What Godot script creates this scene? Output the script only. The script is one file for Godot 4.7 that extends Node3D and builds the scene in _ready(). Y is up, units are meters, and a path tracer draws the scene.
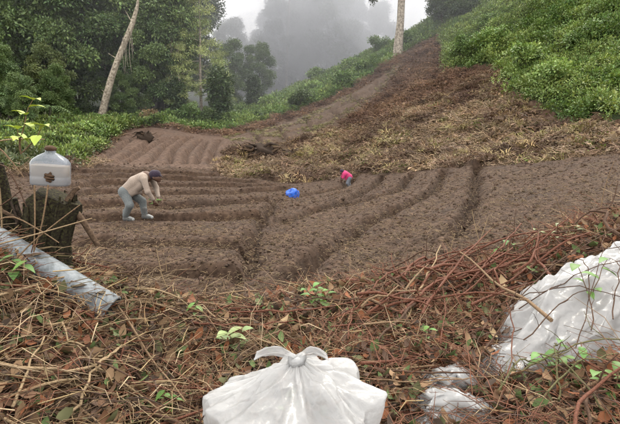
extends Node3D
# A hillside vegetable plot below a misty cloud forest, seen from a bank heaped with cut brush.

# ---------------------------------------------------------------- surveyed ground points: x, height, z
const SURVEY := [
	[-3.3, -0.75, -6.0], [-1.4, -0.89, -6.0], [0.1, -0.75, -6.0], [-1.0, -0.78, -7.4], [-3.7, -0.89, -9.8], [-4.3, -0.97, -12.0],
	[-5.5, -0.89, -10.5], [-1.4, -1.00, -11.0], [-2.8, -1.15, -16.5], [-8.2, -1.01, -18.0], [-10.9, -0.97, -24.0], [-7.7, -1.08, -25.0],
	[-0.8, -1.35, -18.2], [1.6, -1.31, -22.0], [0.5, -0.95, -11.0], [2.0, -0.73, -10.5], [3.2, -0.87, -17.0], [5.5, -0.52, -20.5],
	[4.1, -0.41, -12.0], [5.5, -0.16, -12.0], [8.0, 0.08, -17.0], [5.4, 0.08, -9.0], [9.8, 0.46, -15.5], [7.1, 0.20, -11.5],
	[-4.5, -1.34, -27.5], [-0.5, -1.23, -26.5], [2.2, -0.90, -27.0], [5.6, -0.20, -25.0], [8.9, 0.40, -23.0], [10.7, 0.63, -21.0],
	[13.2, 1.10, -21.0], [-12.1, -0.83, -27.5], [-7.6, -0.97, -28.5], [-14.2, 0.79, -39.0], [-8.3, 0.08, -37.0], [-10.0, -0.40, -32.5],
	[-5.5, -0.43, -33.0], [-12.8, 0.89, -42.0], [-0.7, -0.43, -33.0], [-0.9, 1.15, -42.0], [3.0, 1.19, -37.0], [3.8, 3.93, -48.0],
	[5.7, 0.94, -31.0], [8.9, 3.02, -37.0], [8.6, 5.32, -48.0], [9.4, 1.56, -29.0], [11.9, 2.27, -27.5], [12.5, 3.51, -33.0],
	[12.4, 5.22, -39.0], [11.5, 5.59, -43.0], [13.0, 9.54, -55.0], [9.2, 8.05, -53.0], [12.9, 1.71, -25.5], [-7.5, 0.67, -45.0],
	[-4.0, 1.76, -49.0], [2.0, 3.73, -50.0], [8.0, 7.35, -54.0], [-7.5, 2.80, -62.0], [-1.3, 5.34, -64.0], [5.1, 8.30, -64.0],
	[14.2, 12.74, -66.0], [21.6, 9.77, -36.0], [16.3, 5.41, -33.0], [15.4, 3.12, -26.5], [19.1, 12.29, -47.0], [15.7, 8.04, -42.0],
	[15.8, 12.67, -58.0], [18.6, 15.26, -60.0], [-18.3, 0.96, -43.0], [-12.1, 1.77, -52.0], [-15.3, -0.25, -30.0], [-16.6, -0.13, -28.0],
	[-25.1, 1.56, -40.0], [-26.2, 2.55, -62.0], [-38.7, 2.55, -62.0], [-16.9, 3.23, -70.0], [-8.5, -0.74, -14.0], [-12.2, -0.40, -16.0],
	[-21.7, 0.52, -26.0], [-70.0, 14.00, -100.0], [-30.0, 13.50, -110.0], [0.0, 2.00, -110.0], [15.0, 5.00, -105.0], [40.0, 9.00, -110.0],
	[70.0, 17.00, -100.0], [-70.0, 2.00, -50.0], [70.0, 21.00, -50.0], [60.0, 13.00, -25.0], [30.0, 4.20, -14.0], [-30.0, -0.40, -14.0],
	[-45.0, 0.00, -30.0], [16.0, 9.00, -84.0], [34.0, 16.00, -78.0], [-5.0, 3.20, -80.0],
]
# furrows between the planting beds of the lower field, as x, z points
const FURROWS := [
	[[-4.00,-7.48],[-2.64,-7.22],[-1.24,-7.39]],
	[[-4.50,-8.60],[-4.37,-9.46],[-3.28,-9.13],[-1.98,-9.31],[-1.16,-9.07]],
	[[-5.97,-11.12],[-5.46,-11.69],[-4.72,-12.07],[-4.20,-12.34],[-2.62,-12.46],[-1.40,-13.36]],
	[[-6.83,-13.07],[-5.76,-14.28],[-4.34,-14.32],[-3.13,-14.97],[-1.50,-16.73]],
	[[-7.74,-15.12],[-7.30,-17.21],[-5.42,-17.38],[-3.85,-18.51],[-2.37,-20.04],[-1.22,-20.95]],
	[[-8.84,-17.60],[-8.39,-19.85],[-7.19,-20.17],[-4.47,-21.56],[-1.83,-22.04]],
	[[-10.00,-20.49],[-8.90,-22.32],[-6.82,-22.75],[-4.81,-23.26],[-2.91,-23.41]],
	[[-11.02,-23.33],[-8.45,-24.24],[-5.22,-25.26]],
	[[-1.14,-17.71],[-1.21,-12.42],[-1.12,-9.22],[-0.96,-7.00]],
	[[-0.66,-17.71],[0.27,-19.54],[1.34,-20.82],[2.03,-23.41]],
	[[-0.73,-11.96],[-0.11,-13.36],[0.98,-15.16],[1.77,-17.32],[2.87,-20.69],[3.30,-22.18]],
	[[1.05,-14.37],[1.96,-15.65],[2.76,-16.36],[3.64,-18.69],[4.31,-20.69]],
	[[-0.37,-6.87],[-0.01,-7.72],[0.45,-8.85],[1.09,-10.50],[1.96,-12.15],[2.82,-13.53],[3.51,-14.69],[4.37,-16.62],[5.44,-19.85]],
	[[2.62,-8.38],[3.07,-9.49],[4.05,-11.92],[5.23,-15.36],[6.53,-18.99]],
]
const UPPER_FURROWS := [
	[[-12.28,-28.22],[-12.67,-32.65],[-13.34,-40.50]],
	[[-11.39,-27.87],[-11.52,-33.17],[-11.70,-38.38]],
	[[-10.69,-28.13],[-10.87,-33.28],[-10.68,-36.95]],
	[[-9.36,-28.04],[-10.01,-32.86],[-10.10,-37.30]],
	[[-8.26,-28.31],[-9.21,-33.38],[-9.29,-38.26]],
	[[-7.43,-28.67],[-8.04,-31.93],[-8.30,-37.06]],
	[[-6.78,-28.95],[-7.21,-32.04],[-7.69,-36.25]],
	[[-6.07,-29.22],[-6.54,-32.96],[-6.94,-37.42]],
	[[-3.6,-36.2],[-4.6,-40.3]], [[-1.9,-36.6],[-2.6,-42.6]], [[0.3,-37.6],[-0.4,-43.8]], [[2.6,-39.4],[2.0,-45.0]],
	[[-4.6,-35.6],[-0.5,-37.2],[3.0,-40.0],[6.5,-45.4]],[[-5.6,-40.4],[-2.0,-42.2],[2.0,-44.6],[7.4,-49.4]],
	[[4.6,-42.6],[4.2,-47.6]],[[6.6,-45.8],[6.4,-49.6]],
	[[-5.0,-38.0],[-1.6,-39.6],[2.0,-41.8],[6.0,-46.5],[10.0,-49.5]],
]
# outlines of the pieces of ground, as x, z points
const FIELD := [[-12.5,-16.0],[-11.4,-21.8],[-12.0,-26.0],[-8.5,-27.1],[-5.3,-27.6],[-4.4,-25.2],[-3.55,-24.55],[-0.49,-23.78],[1.74,-24.01],[3.33,-23.04],[5.57,-20.82],[7.23,-18.51],[8.64,-16.84],[10.44,-16.2],[13,-14],[12,-5],[-12,-5]]
const UPPER := [[-11.91,-25.9],[-12.9,-29.04],[-14.2,-37.54],[-14.0,-43.15],[-9.03,-40.37],[-6.71,-39.24],[-5.29,-33.17],[-5.14,-29.78],[-5.33,-27.51],[-8.31,-26.91],[-11.48,-26.57]]
const TRACK := [[-6.9,-39.24],[-5.16,-42.34],[-3.13,-44.12],[1.9,-47.31],[6.6,-50.4],[9.6,-51.6],[8.2,-48.6],[5.4,-44.5],[4.1,-41.0],[2.25,-36.95],[-0.71,-35.01],[-3.38,-34.46],[-5.19,-32.55]]
const GREEN := [[-12.53,-42.8],[-9.58,-42.88],[-7.37,-44.26],[-3.89,-48.06],[1.99,-49.61],[7.86,-52.86],[11.32,-56.0],[13.96,-56.5],[18,-72],[10,-78],[-12,-78],[-13.5,-52]]
const HILL := [[13.96,-55.5],[12.7,-47.31],[11.52,-43.29],[12.54,-39.49],[13.67,-36.25],[12.36,-31.83],[12.07,-27.25],[12.8,-25.34],[13.07,-23.04],[13.23,-20.8],[15,-17],[26,-14],[80,-14],[80,-125],[20,-125],[16,-70]]
const WOODS := [[-12.7,-15],[-12.6,-26.3],[-13.4,-30],[-14.3,-37],[-14.4,-43.4],[-12.6,-43.2],[-13.5,-52],[-12,-78],[-14,-125],[-90,-125],[-90,-12]]

var noise := FastNoiseLite.new()
var fine := FastNoiseLite.new()
var clod := FastNoiseLite.new()
var rng := RandomNumberGenerator.new()
var base_grid := PackedFloat32Array()
var furrow_grid := PackedFloat32Array()
const GX0 := -80.0
const GZ0 := 6.0
const GW := 161
const GH := 137
const FX0 := -16.0
const FZ0 := -5.0
const FCELL := 0.1
const FW := 300
const FH := 460
const TONE := 0.68   # base colours below are mixed this much darker
var used_names := {}
var M := {}
var poly := {}


func _ready() -> void:
	# ------------------------------------------------------------ camera
	var cam := Camera3D.new()
	cam.name = "camera"
	cam.position = Vector3(0, 1.55, 0)
	cam.rotation_degrees = Vector3(-10.7, 0, 0)
	cam.fov = 47.14
	cam.near = 0.05
	cam.far = 600.0
	add_child(cam)
	cam.current = true
	# ------------------------------------------------------------ sky, mist and daylight
	var env := Environment.new()
	env.background_mode = Environment.BG_SKY
	var sky_mat := ProceduralSkyMaterial.new()
	sky_mat.sky_top_color = Color(1.0, 0.99, 0.975)
	sky_mat.sky_horizon_color = Color(0.97, 0.965, 0.955)
	sky_mat.sky_curve = 0.3
	sky_mat.sky_energy_multiplier = 1.12
	sky_mat.ground_bottom_color = Color(0.30, 0.33, 0.28)
	sky_mat.ground_horizon_color = Color(0.60, 0.62, 0.60)
	sky_mat.sun_angle_max = 1.0
	var sky := Sky.new()
	sky.sky_material = sky_mat
	env.sky = sky
	env.tonemap_mode = Environment.TONE_MAPPER_LINEAR
	env.tonemap_exposure = 3.3
	env.volumetric_fog_enabled = true
	env.volumetric_fog_density = 0.0
	env.sdfgi_enabled = true
	env.ssao_enabled = true
	env.ssil_enabled = true
	var we := WorldEnvironment.new()
	we.name = "world_environment"
	we.environment = env
	add_child(we)
	var sun := DirectionalLight3D.new()
	sun.name = "daylight"
	sun.light_energy = 0.5
	sun.light_angular_distance = 16.0
	sun.light_color = Color(1.0, 0.97, 0.92)
	sun.rotation_degrees = Vector3(-52, 158, 0)
	sun.shadow_enabled = true
	add_child(sun)
	# ------------------------------------------------------------ setting, then things
	setup()
	build_ground()
	build_cover()
	build_shrubs()
	build_trees()
	build_mist()
	build_field_things()
	build_people()
	build_bank()
	print("done ", Time.get_ticks_msec())


# ---------------------------------------------------------------- helpers
func numbered(called: String) -> String:
	if not used_names.has(called):
		used_names[called] = 0
		return called
	used_names[called] += 1
	return "%s_%03d" % [called, used_names[called]]


func tag(o: Node, label: String, category: String, group := "", kind := "") -> void:
	if label: o.set_meta("label", label)
	if category: o.set_meta("category", category)
	if group: o.set_meta("group", group)
	if kind: o.set_meta("kind", kind)


func thing(called: String, label: String, category: String, at := Vector3.ZERO, group := "") -> Node3D:
	var o := Node3D.new()
	o.name = numbered(called)
	o.position = at
	tag(o, label, category, group)
	add_child(o)
	return o


func part(called: String, mesh: Mesh, mat: Material, parent: Node) -> MeshInstance3D:
	var o := MeshInstance3D.new()
	o.name = numbered(called) if parent == self else called
	o.mesh = mesh
	o.material_override = mat
	parent.add_child(o, true)
	return o


func scatter(called: String, mesh: Mesh, mat: Material, xf: Array, cols: Array, parent: Node) -> MultiMeshInstance3D:
	var mm := MultiMesh.new()
	mm.transform_format = MultiMesh.TRANSFORM_3D
	mm.use_colors = cols.size() > 0
	mm.mesh = mesh
	mm.instance_count = xf.size()
	for i in xf.size():
		mm.set_instance_transform(i, xf[i])
		if cols.size() > 0:
			mm.set_instance_color(i, cols[i])
	var o := MultiMeshInstance3D.new()
	o.name = numbered(called) if parent == self else called
	o.multimesh = mm
	o.material_override = mat
	parent.add_child(o, true)
	return o


func rand_basis(scale: float) -> Basis:
	return Basis.from_euler(Vector3(rng.randf_range(-PI, PI), rng.randf_range(-PI, PI), rng.randf_range(-PI, PI))).scaled(Vector3.ONE * scale)


func up_basis(scale: float, tilt := 0.3) -> Basis:
	return Basis.from_euler(Vector3(rng.randf_range(-tilt, tilt), rng.randf_range(-PI, PI), rng.randf_range(-tilt, tilt))).scaled(Vector3.ONE * scale)


func vary(c: Color, amount: float) -> Color:
	var k := rng.randf_range(1.0 - amount, 1.0 + amount)
	return Color(c.r * k * rng.randf_range(0.92, 1.08), c.g * k, c.b * k * rng.randf_range(0.9, 1.1))


func soft(a: float, b: float, x: float) -> float:
	return smoothstep(a, b, x) if a < b else 1.0 - smoothstep(b, a, x)


func plain(c: Color, rough := 0.9) -> StandardMaterial3D:   # c is a linear base colour
	var m := StandardMaterial3D.new()
	m.albedo_color = Color(c.r * TONE, c.g * TONE, c.b * TONE).linear_to_srgb()
	m.roughness = rough
	m.metallic_specular = 0.35
	return m


func leafy(c: Color, back := 0.5, rough := 0.6) -> StandardMaterial3D:
	var m := plain(c, rough)
	m.vertex_color_use_as_albedo = true
	m.cull_mode = BaseMaterial3D.CULL_DISABLED
	m.backlight_enabled = true
	m.backlight = Color(back, back, back * 0.7)
	return m


func noise_tex(freq: float, lo: Color, hi: Color, sd: int, kind := FastNoiseLite.TYPE_SIMPLEX_SMOOTH, mid = null) -> NoiseTexture2D:
	var n := FastNoiseLite.new()
	n.noise_type = kind
	n.seed = sd
	n.frequency = freq
	n.fractal_octaves = 5
	n.fractal_gain = 0.62
	var g := Gradient.new()
	g.set_color(0, lo.linear_to_srgb())
	g.set_color(1, hi.linear_to_srgb())
	g.set_offset(0, 0.2)
	g.set_offset(1, 0.8)
	if mid != null:
		g.add_point(0.5, mid.linear_to_srgb())
	var t := NoiseTexture2D.new()
	t.width = 512
	t.height = 512
	t.seamless = true
	t.noise = n
	t.color_ramp = g
	return t


func normal_tex(freq: float, sd: int, strength := 6.0, kind := FastNoiseLite.TYPE_SIMPLEX_SMOOTH) -> NoiseTexture2D:
	var n := FastNoiseLite.new()
	n.noise_type = kind
	n.seed = sd
	n.frequency = freq
	n.fractal_octaves = 5
	n.fractal_gain = 0.6
	var t := NoiseTexture2D.new()
	t.width = 512
	t.height = 512
	t.seamless = true
	t.as_normal_map = true
	t.bump_strength = strength
	t.noise = n
	return t


func grained(lo: Color, hi: Color, freq: float, uv: float, sd: int, rough := 0.9, bump := 0.0, mid = null) -> StandardMaterial3D:
	var m := StandardMaterial3D.new()
	m.albedo_texture = noise_tex(freq, lo, hi, sd, FastNoiseLite.TYPE_SIMPLEX_SMOOTH, mid)
	m.uv1_triplanar = true
	m.uv1_world_triplanar = true
	m.uv1_scale = Vector3.ONE * uv
	m.albedo_color = Color(TONE, TONE, TONE).linear_to_srgb()
	m.roughness = rough
	m.metallic_specular = 0.25
	m.vertex_color_use_as_albedo = true
	if bump > 0.0:
		m.normal_enabled = true
		m.normal_texture = normal_tex(freq, sd + 7, bump)
		m.normal_scale = 1.0
	return m


# ---------------------------------------------------------------- ground height
func setup() -> void:
	rng.seed = 77
	noise.seed = 5
	noise.frequency = 0.12
	noise.fractal_octaves = 4
	fine.seed = 11
	fine.frequency = 1.1
	fine.fractal_octaves = 3
	clod.seed = 21
	clod.noise_type = FastNoiseLite.TYPE_CELLULAR
	clod.cellular_return_type = FastNoiseLite.RETURN_DISTANCE
	clod.frequency = 3.6
	clod.fractal_type = FastNoiseLite.FRACTAL_FBM
	clod.fractal_octaves = 2
	for pair in [["field", FIELD], ["upper", UPPER], ["track", TRACK], ["green", GREEN], ["hill", HILL], ["woods", WOODS]]:
		var p := PackedVector2Array()
		for q in pair[1]:
			p.append(Vector2(q[0], q[1]))
		poly[pair[0]] = p
	solve_base()
	lay_furrows()


func thin_plate(r2: float) -> float:
	return r2 * log(r2) if r2 > 1e-9 else 0.0


func solve_base() -> void:   # a thin-plate surface through the surveyed points, kept as a grid of one metre
	var n: int = SURVEY.size()
	var m := n + 3
	var rows := []
	for i in n:
		var row := PackedFloat64Array()
		row.resize(m + 1)
		for j in n:
			var dx: float = (SURVEY[i][0] - SURVEY[j][0]) / 20.0
			var dz: float = (SURVEY[i][2] - SURVEY[j][2]) / 20.0
			row[j] = thin_plate(dx * dx + dz * dz) + (0.003 if i == j else 0.0)
		row[n] = 1.0
		row[n + 1] = SURVEY[i][0] / 20.0
		row[n + 2] = SURVEY[i][2] / 20.0
		row[m] = SURVEY[i][1]
		rows.append(row)
	for k in 3:
		var row := PackedFloat64Array()
		row.resize(m + 1)
		for j in n:
			row[j] = 1.0 if k == 0 else SURVEY[j][0] / 20.0 if k == 1 else SURVEY[j][2] / 20.0
		rows.append(row)
	for c in m:
		var best := c
		for r in range(c, m):
			if absf(rows[r][c]) > absf(rows[best][c]):
				best = r
		var swap = rows[c]
		rows[c] = rows[best]
		rows[best] = swap
		var pr: PackedFloat64Array = rows[c]
		for r in range(c + 1, m):
			var rr: PackedFloat64Array = rows[r]
			var f := rr[c] / pr[c]
			if f != 0.0:
				for q in range(c, m + 1):
					rr[q] -= f * pr[q]
				rows[r] = rr
	var w := PackedFloat64Array()
	w.resize(m)
	for c in range(m - 1, -1, -1):
		var s: float = rows[c][m]
		for q in range(c + 1, m):
			s -= rows[c][q] * w[q]
		w[c] = s / rows[c][c]
	var sx := PackedFloat64Array()
	var sz := PackedFloat64Array()
	for i in n:
		sx.append(SURVEY[i][0] / 20.0)
		sz.append(SURVEY[i][2] / 20.0)
	base_grid.resize(GW * GH)
	for iz in GH:
		var z := (GZ0 - iz) / 20.0
		for ix in GW:
			var x := (GX0 + ix) / 20.0
			var s := w[n] + w[n + 1] * x + w[n + 2] * z
			for i in n:
				var dx := sx[i] - x
				var dz := sz[i] - z
				var r2 := dx * dx + dz * dz
				if r2 > 1e-9:
					s += w[i] * r2 * log(r2)
			base_grid[iz * GW + ix] = s


func base(x: float, z: float) -> float:
	var u := clampf(x - GX0, 0.0, GW - 1.001)
	var v := clampf(GZ0 - z, 0.0, GH - 1.001)
	var i := int(u)
	var j := int(v)
	u -= i
	v -= j
	var k := j * GW + i
	return lerpf(lerpf(base_grid[k], base_grid[k + 1], u), lerpf(base_grid[k + GW], base_grid[k + GW + 1], u), v)


func lay_furrows() -> void:
	furrow_grid.resize(FW * FH)
	furrow_grid.fill(9.0)
	var reach := 15
	for set_of in [FURROWS, UPPER_FURROWS]:
		for line in set_of:
			var c := Curve3D.new()
			for i in line.size():
				var p := Vector3(line[i][0], 0, line[i][1])
				var before: Array = line[maxi(i - 1, 0)]
				var after: Array = line[mini(i + 1, line.size() - 1)]
				var t := Vector3(after[0] - before[0], 0, after[1] - before[1]) / 6.0
				c.add_point(p, -t, t)
			var run := c.tessellate_even_length(6, 0.12)
			for n in run.size():
				var p := run[n]
				var ahead := run[mini(n + 1, run.size() - 1)] - run[maxi(n - 1, 0)]
				var q: Vector3 = p + Vector3(fine.get_noise_2d(p.x * 0.6, p.z * 0.6), 0, fine.get_noise_2d(p.x * 0.6 + 50, p.z * 0.6)) * (0.16 if p.z > -26.5 else 0.07)
				var ci := int((q.x - FX0) / FCELL)
				var cj := int((FZ0 - q.z) / FCELL)
				for j in range(maxi(cj - reach, 0), mini(cj + reach, FH - 1)):
					for i in range(maxi(ci - reach, 0), mini(ci + reach, FW - 1)):
						var dx := FX0 + i * FCELL - q.x
						var dz := FZ0 - j * FCELL - q.z
						var d := sqrt(dx * dx + dz * dz)
						if d < absf(furrow_grid[j * FW + i]):
							furrow_grid[j * FW + i] = d if ahead.z * dx - ahead.x * dz > 0.0 else -d


func furrow(x: float, z: float) -> float:   # distance to the nearest furrow, positive on the side of the raised bed
	var u := (x - FX0) / FCELL
	var v := (FZ0 - z) / FCELL
	if u < 0.0 or v < 0.0 or u >= FW - 1 or v >= FH - 1:
		return 9.0
	var i := int(u)
	var j := int(v)
	u -= i
	v -= j
	var k := j * FW + i
	var least := minf(minf(furrow_grid[k], furrow_grid[k + 1]), minf(furrow_grid[k + FW], furrow_grid[k + FW + 1]))
	var most := maxf(maxf(furrow_grid[k], furrow_grid[k + 1]), maxf(furrow_grid[k + FW], furrow_grid[k + FW + 1]))
	if least < -0.22 and most > 0.22:   # midway between two furrows
		return furrow_grid[k + roundi(u) + FW * roundi(v)]
	return lerpf(lerpf(furrow_grid[k], furrow_grid[k + 1], u), lerpf(furrow_grid[k + FW], furrow_grid[k + FW + 1], u), v)


func bank_top(x: float, z: float) -> float:
	var b := 0.05 + 0.75 * soft(-0.5, -2.1, x) + 0.52 * soft(1.2, 3.3, x) + 0.03 * (-z - 3.0)
	if absf(x) > 4.0:
		b = lerpf(b, base(x, z), smoothstep(4.0, 9.0, absf(x)))
	return b


func bank_share(x: float, z: float) -> float:   # 1 on the bank, 0 out on the field
	var edge := 3.75 + 0.25 * minf(x, 3.5) if x > 0.0 else 3.75 - 0.65 * minf(-x, 1.5)
	return 1.0 - smoothstep(edge, edge + 2.3, -z)


func gh(x: float, z: float) -> float:
	var b := bank_share(x, z)
	var h := 0.0
	if b < 1.0:
		h += base(x, z) * (1.0 - b)
	if b > 0.0:
		h += bank_top(x, z) * b
	var d := furrow(x, z)
	if absf(d) < 1.4:
		var wobble := 1.0 + 0.4 * fine.get_noise_2d(x * 0.9, z * 0.9 + 30.0)
		var lower := z > -26.5
		var rise := lerpf(0.11, 0.2, smoothstep(8.0, 13.0, -z)) if lower and x < -0.9 else 0.11 if lower else 0.04
		var e := d / ((0.145 if lower else 0.15) * wobble)
		h -= (0.37 if lower else 0.36) * wobble * exp(-e * e)
		if d > 0.0:
			h += rise * wobble * smoothstep(0.02, 0.22, d) * (1.0 - smoothstep(0.3, 1.4, d))
		else:
			h += 0.06 * smoothstep(0.15, 0.4, -d) * (1.0 - smoothstep(0.4, 1.2, -d))
	return h


func region(x: float, z: float) -> String:
	var jx := x + noise.get_noise_2d(x * 9.0, z * 9.0) * 0.7
	var jz := z + noise.get_noise_2d(x * 9.0 + 90.0, z * 9.0) * 0.7
	if bank_share(x, z) > 0.35:
		return "bank"
	var p := Vector2(jx, jz)
	for k in ["field", "upper", "track", "green", "hill", "woods"]:
		if Geometry2D.is_point_in_polygon(p, poly[k]):
			return k
	return "slope" if z > -60.0 and x > -20.0 else "woods"


func rough_ground(x: float, z: float, r: String) -> float:   # the ground as it is drawn, clods and all
	var h := gh(x, z)
	match r:
		"field":
			h += clod.get_noise_2d(x, z) * 0.025 + fine.get_noise_2d(x, z) * 0.02 + noise.get_noise_2d(x * 3.0, z * 3.0) * 0.04
		"upper", "track":
			h += clod.get_noise_2d(x, z) * 0.015 + fine.get_noise_2d(x, z) * 0.02
		"slope":
			h += fine.get_noise_2d(x * 0.7, z * 0.7) * 0.2 + noise.get_noise_2d(x * 2.5, z * 2.5) * 0.55 + clod.get_noise_2d(x, z) * 0.06
		"hill":
			h += 0.22 + fine.get_noise_2d(x * 0.6, z * 0.6) * 0.15 + noise.get_noise_2d(x * 2.0, z * 2.0) * 0.4
		"bank":
			h += fine.get_noise_2d(x * 2.0, z * 2.0) * 0.03 + clod.get_noise_2d(x * 2.0, z * 2.0) * 0.03
		_:
			h += fine.get_noise_2d(x * 0.6, z * 0.6) * 0.1 + noise.get_noise_2d(x * 2.0, z * 2.0) * 0.3
	return h


func build_ground() -> void:
	M.soil = grained(Color(0.029, 0.018, 0.0125), Color(0.094, 0.061, 0.043), 0.02, 0.45, 3, 1.0, 5.0)
	M.upper_soil = grained(Color(0.054, 0.034, 0.025), Color(0.13, 0.087, 0.065), 0.02, 0.35, 4, 1.0, 5.0)
	M.track = grained(Color(0.052, 0.034, 0.025), Color(0.125, 0.088, 0.064), 0.02, 0.35, 5, 1.0, 5.0)
	M.slope = grained(Color(0.048, 0.028, 0.020), Color(0.155, 0.10, 0.066), 0.02, 0.3, 6, 1.0, 6.0)
	M.humus = grained(Color(0.035, 0.022, 0.014), Color(0.13, 0.08, 0.05), 0.03, 0.8, 7, 1.0, 6.0)
	M.undergrowth = grained(Color(0.02, 0.03, 0.012), Color(0.06, 0.075, 0.03), 0.02, 0.3, 8, 1.0, 5.0)
	var mats := {"bank": M.humus, "field": M.soil, "upper": M.upper_soil, "track": M.track, "slope": M.slope, "green": M.undergrowth, "hill": M.undergrowth, "woods": M.undergrowth}
	var names := {"bank": "bank", "field": "field", "upper": "terrace_field", "track": "path", "slope": "cleared_slope", "green": "green_slope", "hill": "hillside", "woods": "forest_floor"}
	var labels := {
		"bank": "brush strewn earth bank above the tilled field", "field": "dark tilled field with curving furrows between planting beds",
		"upper": "reddish brown ploughed terrace with straight rows below the forest", "track": "pale worn strip climbing beside the green slope",
		"slope": "cleared brown hillside covered with dead vines and roots", "green": "light green overgrown slope rising into the mist",
		"hill": "steep hillside smothered in green vines", "woods": "shaded forest floor beneath the tall trees"}
	var angles := PackedFloat32Array()
	var a := -PI
	while a < PI - 0.001:
		angles.append(a)
		var off := absf(a)
		a += 0.0034 if off < 0.66 else 0.012 if off < 0.85 else 0.06
	angles.append(PI)
	var radii := PackedFloat32Array()
	var r := 0.25
	while r < 128.0:
		radii.append(r)
		r *= 1.03 if r < 1.6 else 1.0042 if r > 6.0 and r < 27.0 else 1.007 if r < 27.0 else 1.0085 if r < 60.0 else 1.02
	var nc := angles.size()
	var nr := radii.size()
	var pts := PackedVector3Array()
	var cols := PackedColorArray()
	var regs := PackedByteArray()
	var keys := mats.keys()
	pts.resize(nc * nr)
	cols.resize(nc * nr)
	regs.resize(nc * nr)
	for j in nr:
		for i in nc:
			var x := radii[j] * sin(angles[i])
			var z := -radii[j] * cos(angles[i])
			var q := region(x, z)
			var k := j * nc + i
			pts[k] = Vector3(x, rough_ground(x, z, q), z)
			regs[k] = keys.find(q)
			var v := 1.0 + 0.22 * noise.get_noise_2d(x * 4.0, z * 4.0) + 0.16 * noise.get_noise_2d(x * 14.0 + 300.0, z * 14.0)
			var t := noise.get_noise_2d(x * 5.0 + 700.0, z * 5.0)
			cols[k] = Color(v * (1.0 + 0.10 * t), v, v * (1.0 - 0.12 * t))
	print("ground points ", Time.get_ticks_msec())
	for n in keys.size():
		var index := PackedInt32Array()
		var remap := PackedInt32Array()
		remap.resize(nc * nr)
		remap.fill(-1)
		var vs := PackedVector3Array()
		var cs := PackedColorArray()
		var ns := PackedVector3Array()
		for j in nr - 1:
			for i in nc - 1:
				var k := j * nc + i
				if regs[k] != n:
					continue
				for c in [k, k + nc, k + 1, k + 1, k + nc, k + nc + 1]:
					if remap[c] < 0:
						remap[c] = vs.size()
						vs.append(pts[c])
						cs.append(cols[c])
						var ci: int = c % nc
						var cj: int = c / nc
						var du := pts[cj * nc + mini(ci + 1, nc - 1)] - pts[cj * nc + maxi(ci - 1, 0)]
						var dv := pts[mini(cj + 1, nr - 1) * nc + ci] - pts[maxi(cj - 1, 0) * nc + ci]
						ns.append(du.cross(dv).normalized())
					index.append(remap[c])
		if index.is_empty():
			continue
		var arr := []
		arr.resize(Mesh.ARRAY_MAX)
		arr[Mesh.ARRAY_VERTEX] = vs
		arr[Mesh.ARRAY_NORMAL] = ns
		arr[Mesh.ARRAY_COLOR] = cs
		arr[Mesh.ARRAY_INDEX] = index
		var m := ArrayMesh.new()
		m.add_surface_from_arrays(Mesh.PRIMITIVE_TRIANGLES, arr)
		var key: String = keys[n]
		var o := part(names[key], m, mats[key], self)
		tag(o, labels[key], "", "", "structure")
	print("ground ", Time.get_ticks_msec())


# ---------------------------------------------------------------- shapes
func start() -> SurfaceTool:
	var st := SurfaceTool.new()
	st.begin(Mesh.PRIMITIVE_TRIANGLES)
	return st


func add_tube(st: SurfaceTool, p: PackedVector3Array, r: PackedFloat32Array, sides := 6, bumps := 0.0, color := Color.WHITE, cap := true) -> void:
	var rings := []
	var side := Vector3.UP.cross(p[1] - p[0])
	if side.length() < 0.001:
		side = Vector3.RIGHT
	side = side.normalized()
	for i in p.size():
		var t := (p[mini(i + 1, p.size() - 1)] - p[maxi(i - 1, 0)]).normalized()
		side = (side - t * side.dot(t)).normalized()
		var up := t.cross(side)
		var ring := []
		for k in sides:
			var a := TAU * k / sides
			var n := side * cos(a) + up * sin(a)
			var rr := r[i]
			if bumps > 0.0:
				rr *= 1.0 + bumps * fine.get_noise_3d(p[i].x * 1.5 + n.x * 1.2, p[i].y * 1.5 + n.y * 1.2 + 40.0, p[i].z * 1.5 + n.z * 1.2)
			ring.append([p[i] + n * rr, n])
		rings.append(ring)
	st.set_color(color)
	for i in p.size() - 1:
		for k in sides:
			var k2 := (k + 1) % sides
			for q in [rings[i][k], rings[i + 1][k], rings[i][k2], rings[i + 1][k], rings[i + 1][k2], rings[i][k2]]:
				st.set_normal(q[1])
				st.add_vertex(q[0])
	if cap:
		for e in [0, p.size() - 1]:
			var n := (p[e] - p[1 if e == 0 else e - 1]).normalized()
			for k in sides:
				var k2 := (k + 1) % sides
				for q in ([p[e], rings[e][k][0], rings[e][k2][0]] if e == 0 else [p[e], rings[e][k2][0], rings[e][k][0]]):
					st.set_normal(n)
					st.add_vertex(q)


func curve_pts(a: Vector3, b: Vector3, n: int, bend: float, sag := 0.0) -> PackedVector3Array:
	var out := PackedVector3Array()
	var d := b - a
	var s := d.cross(Vector3(rng.randf() - 0.5, rng.randf() - 0.5, rng.randf() - 0.5)).normalized() * d.length()
	var s2 := d.cross(Vector3(rng.randf() - 0.5, rng.randf() - 0.5, rng.randf() - 0.5)).normalized() * d.length()
	var f := rng.randf_range(2.0, 4.0)
	for i in n:
		var t := i / float(n - 1)
		out.append(a + d * t + s * bend * sin(t * PI) + s2 * bend * 0.4 * sin(t * PI * f) * sin(t * PI) - Vector3(0, sag * sin(t * PI), 0))
	return out


func taper(n: int, r0: float, r1: float, flare := 0.0) -> PackedFloat32Array:
	var out := PackedFloat32Array()
	for i in n:
		var t := i / float(n - 1)
		out.append(lerpf(r0, r1, t) + flare * exp(-t * 9.0))
	return out


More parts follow.
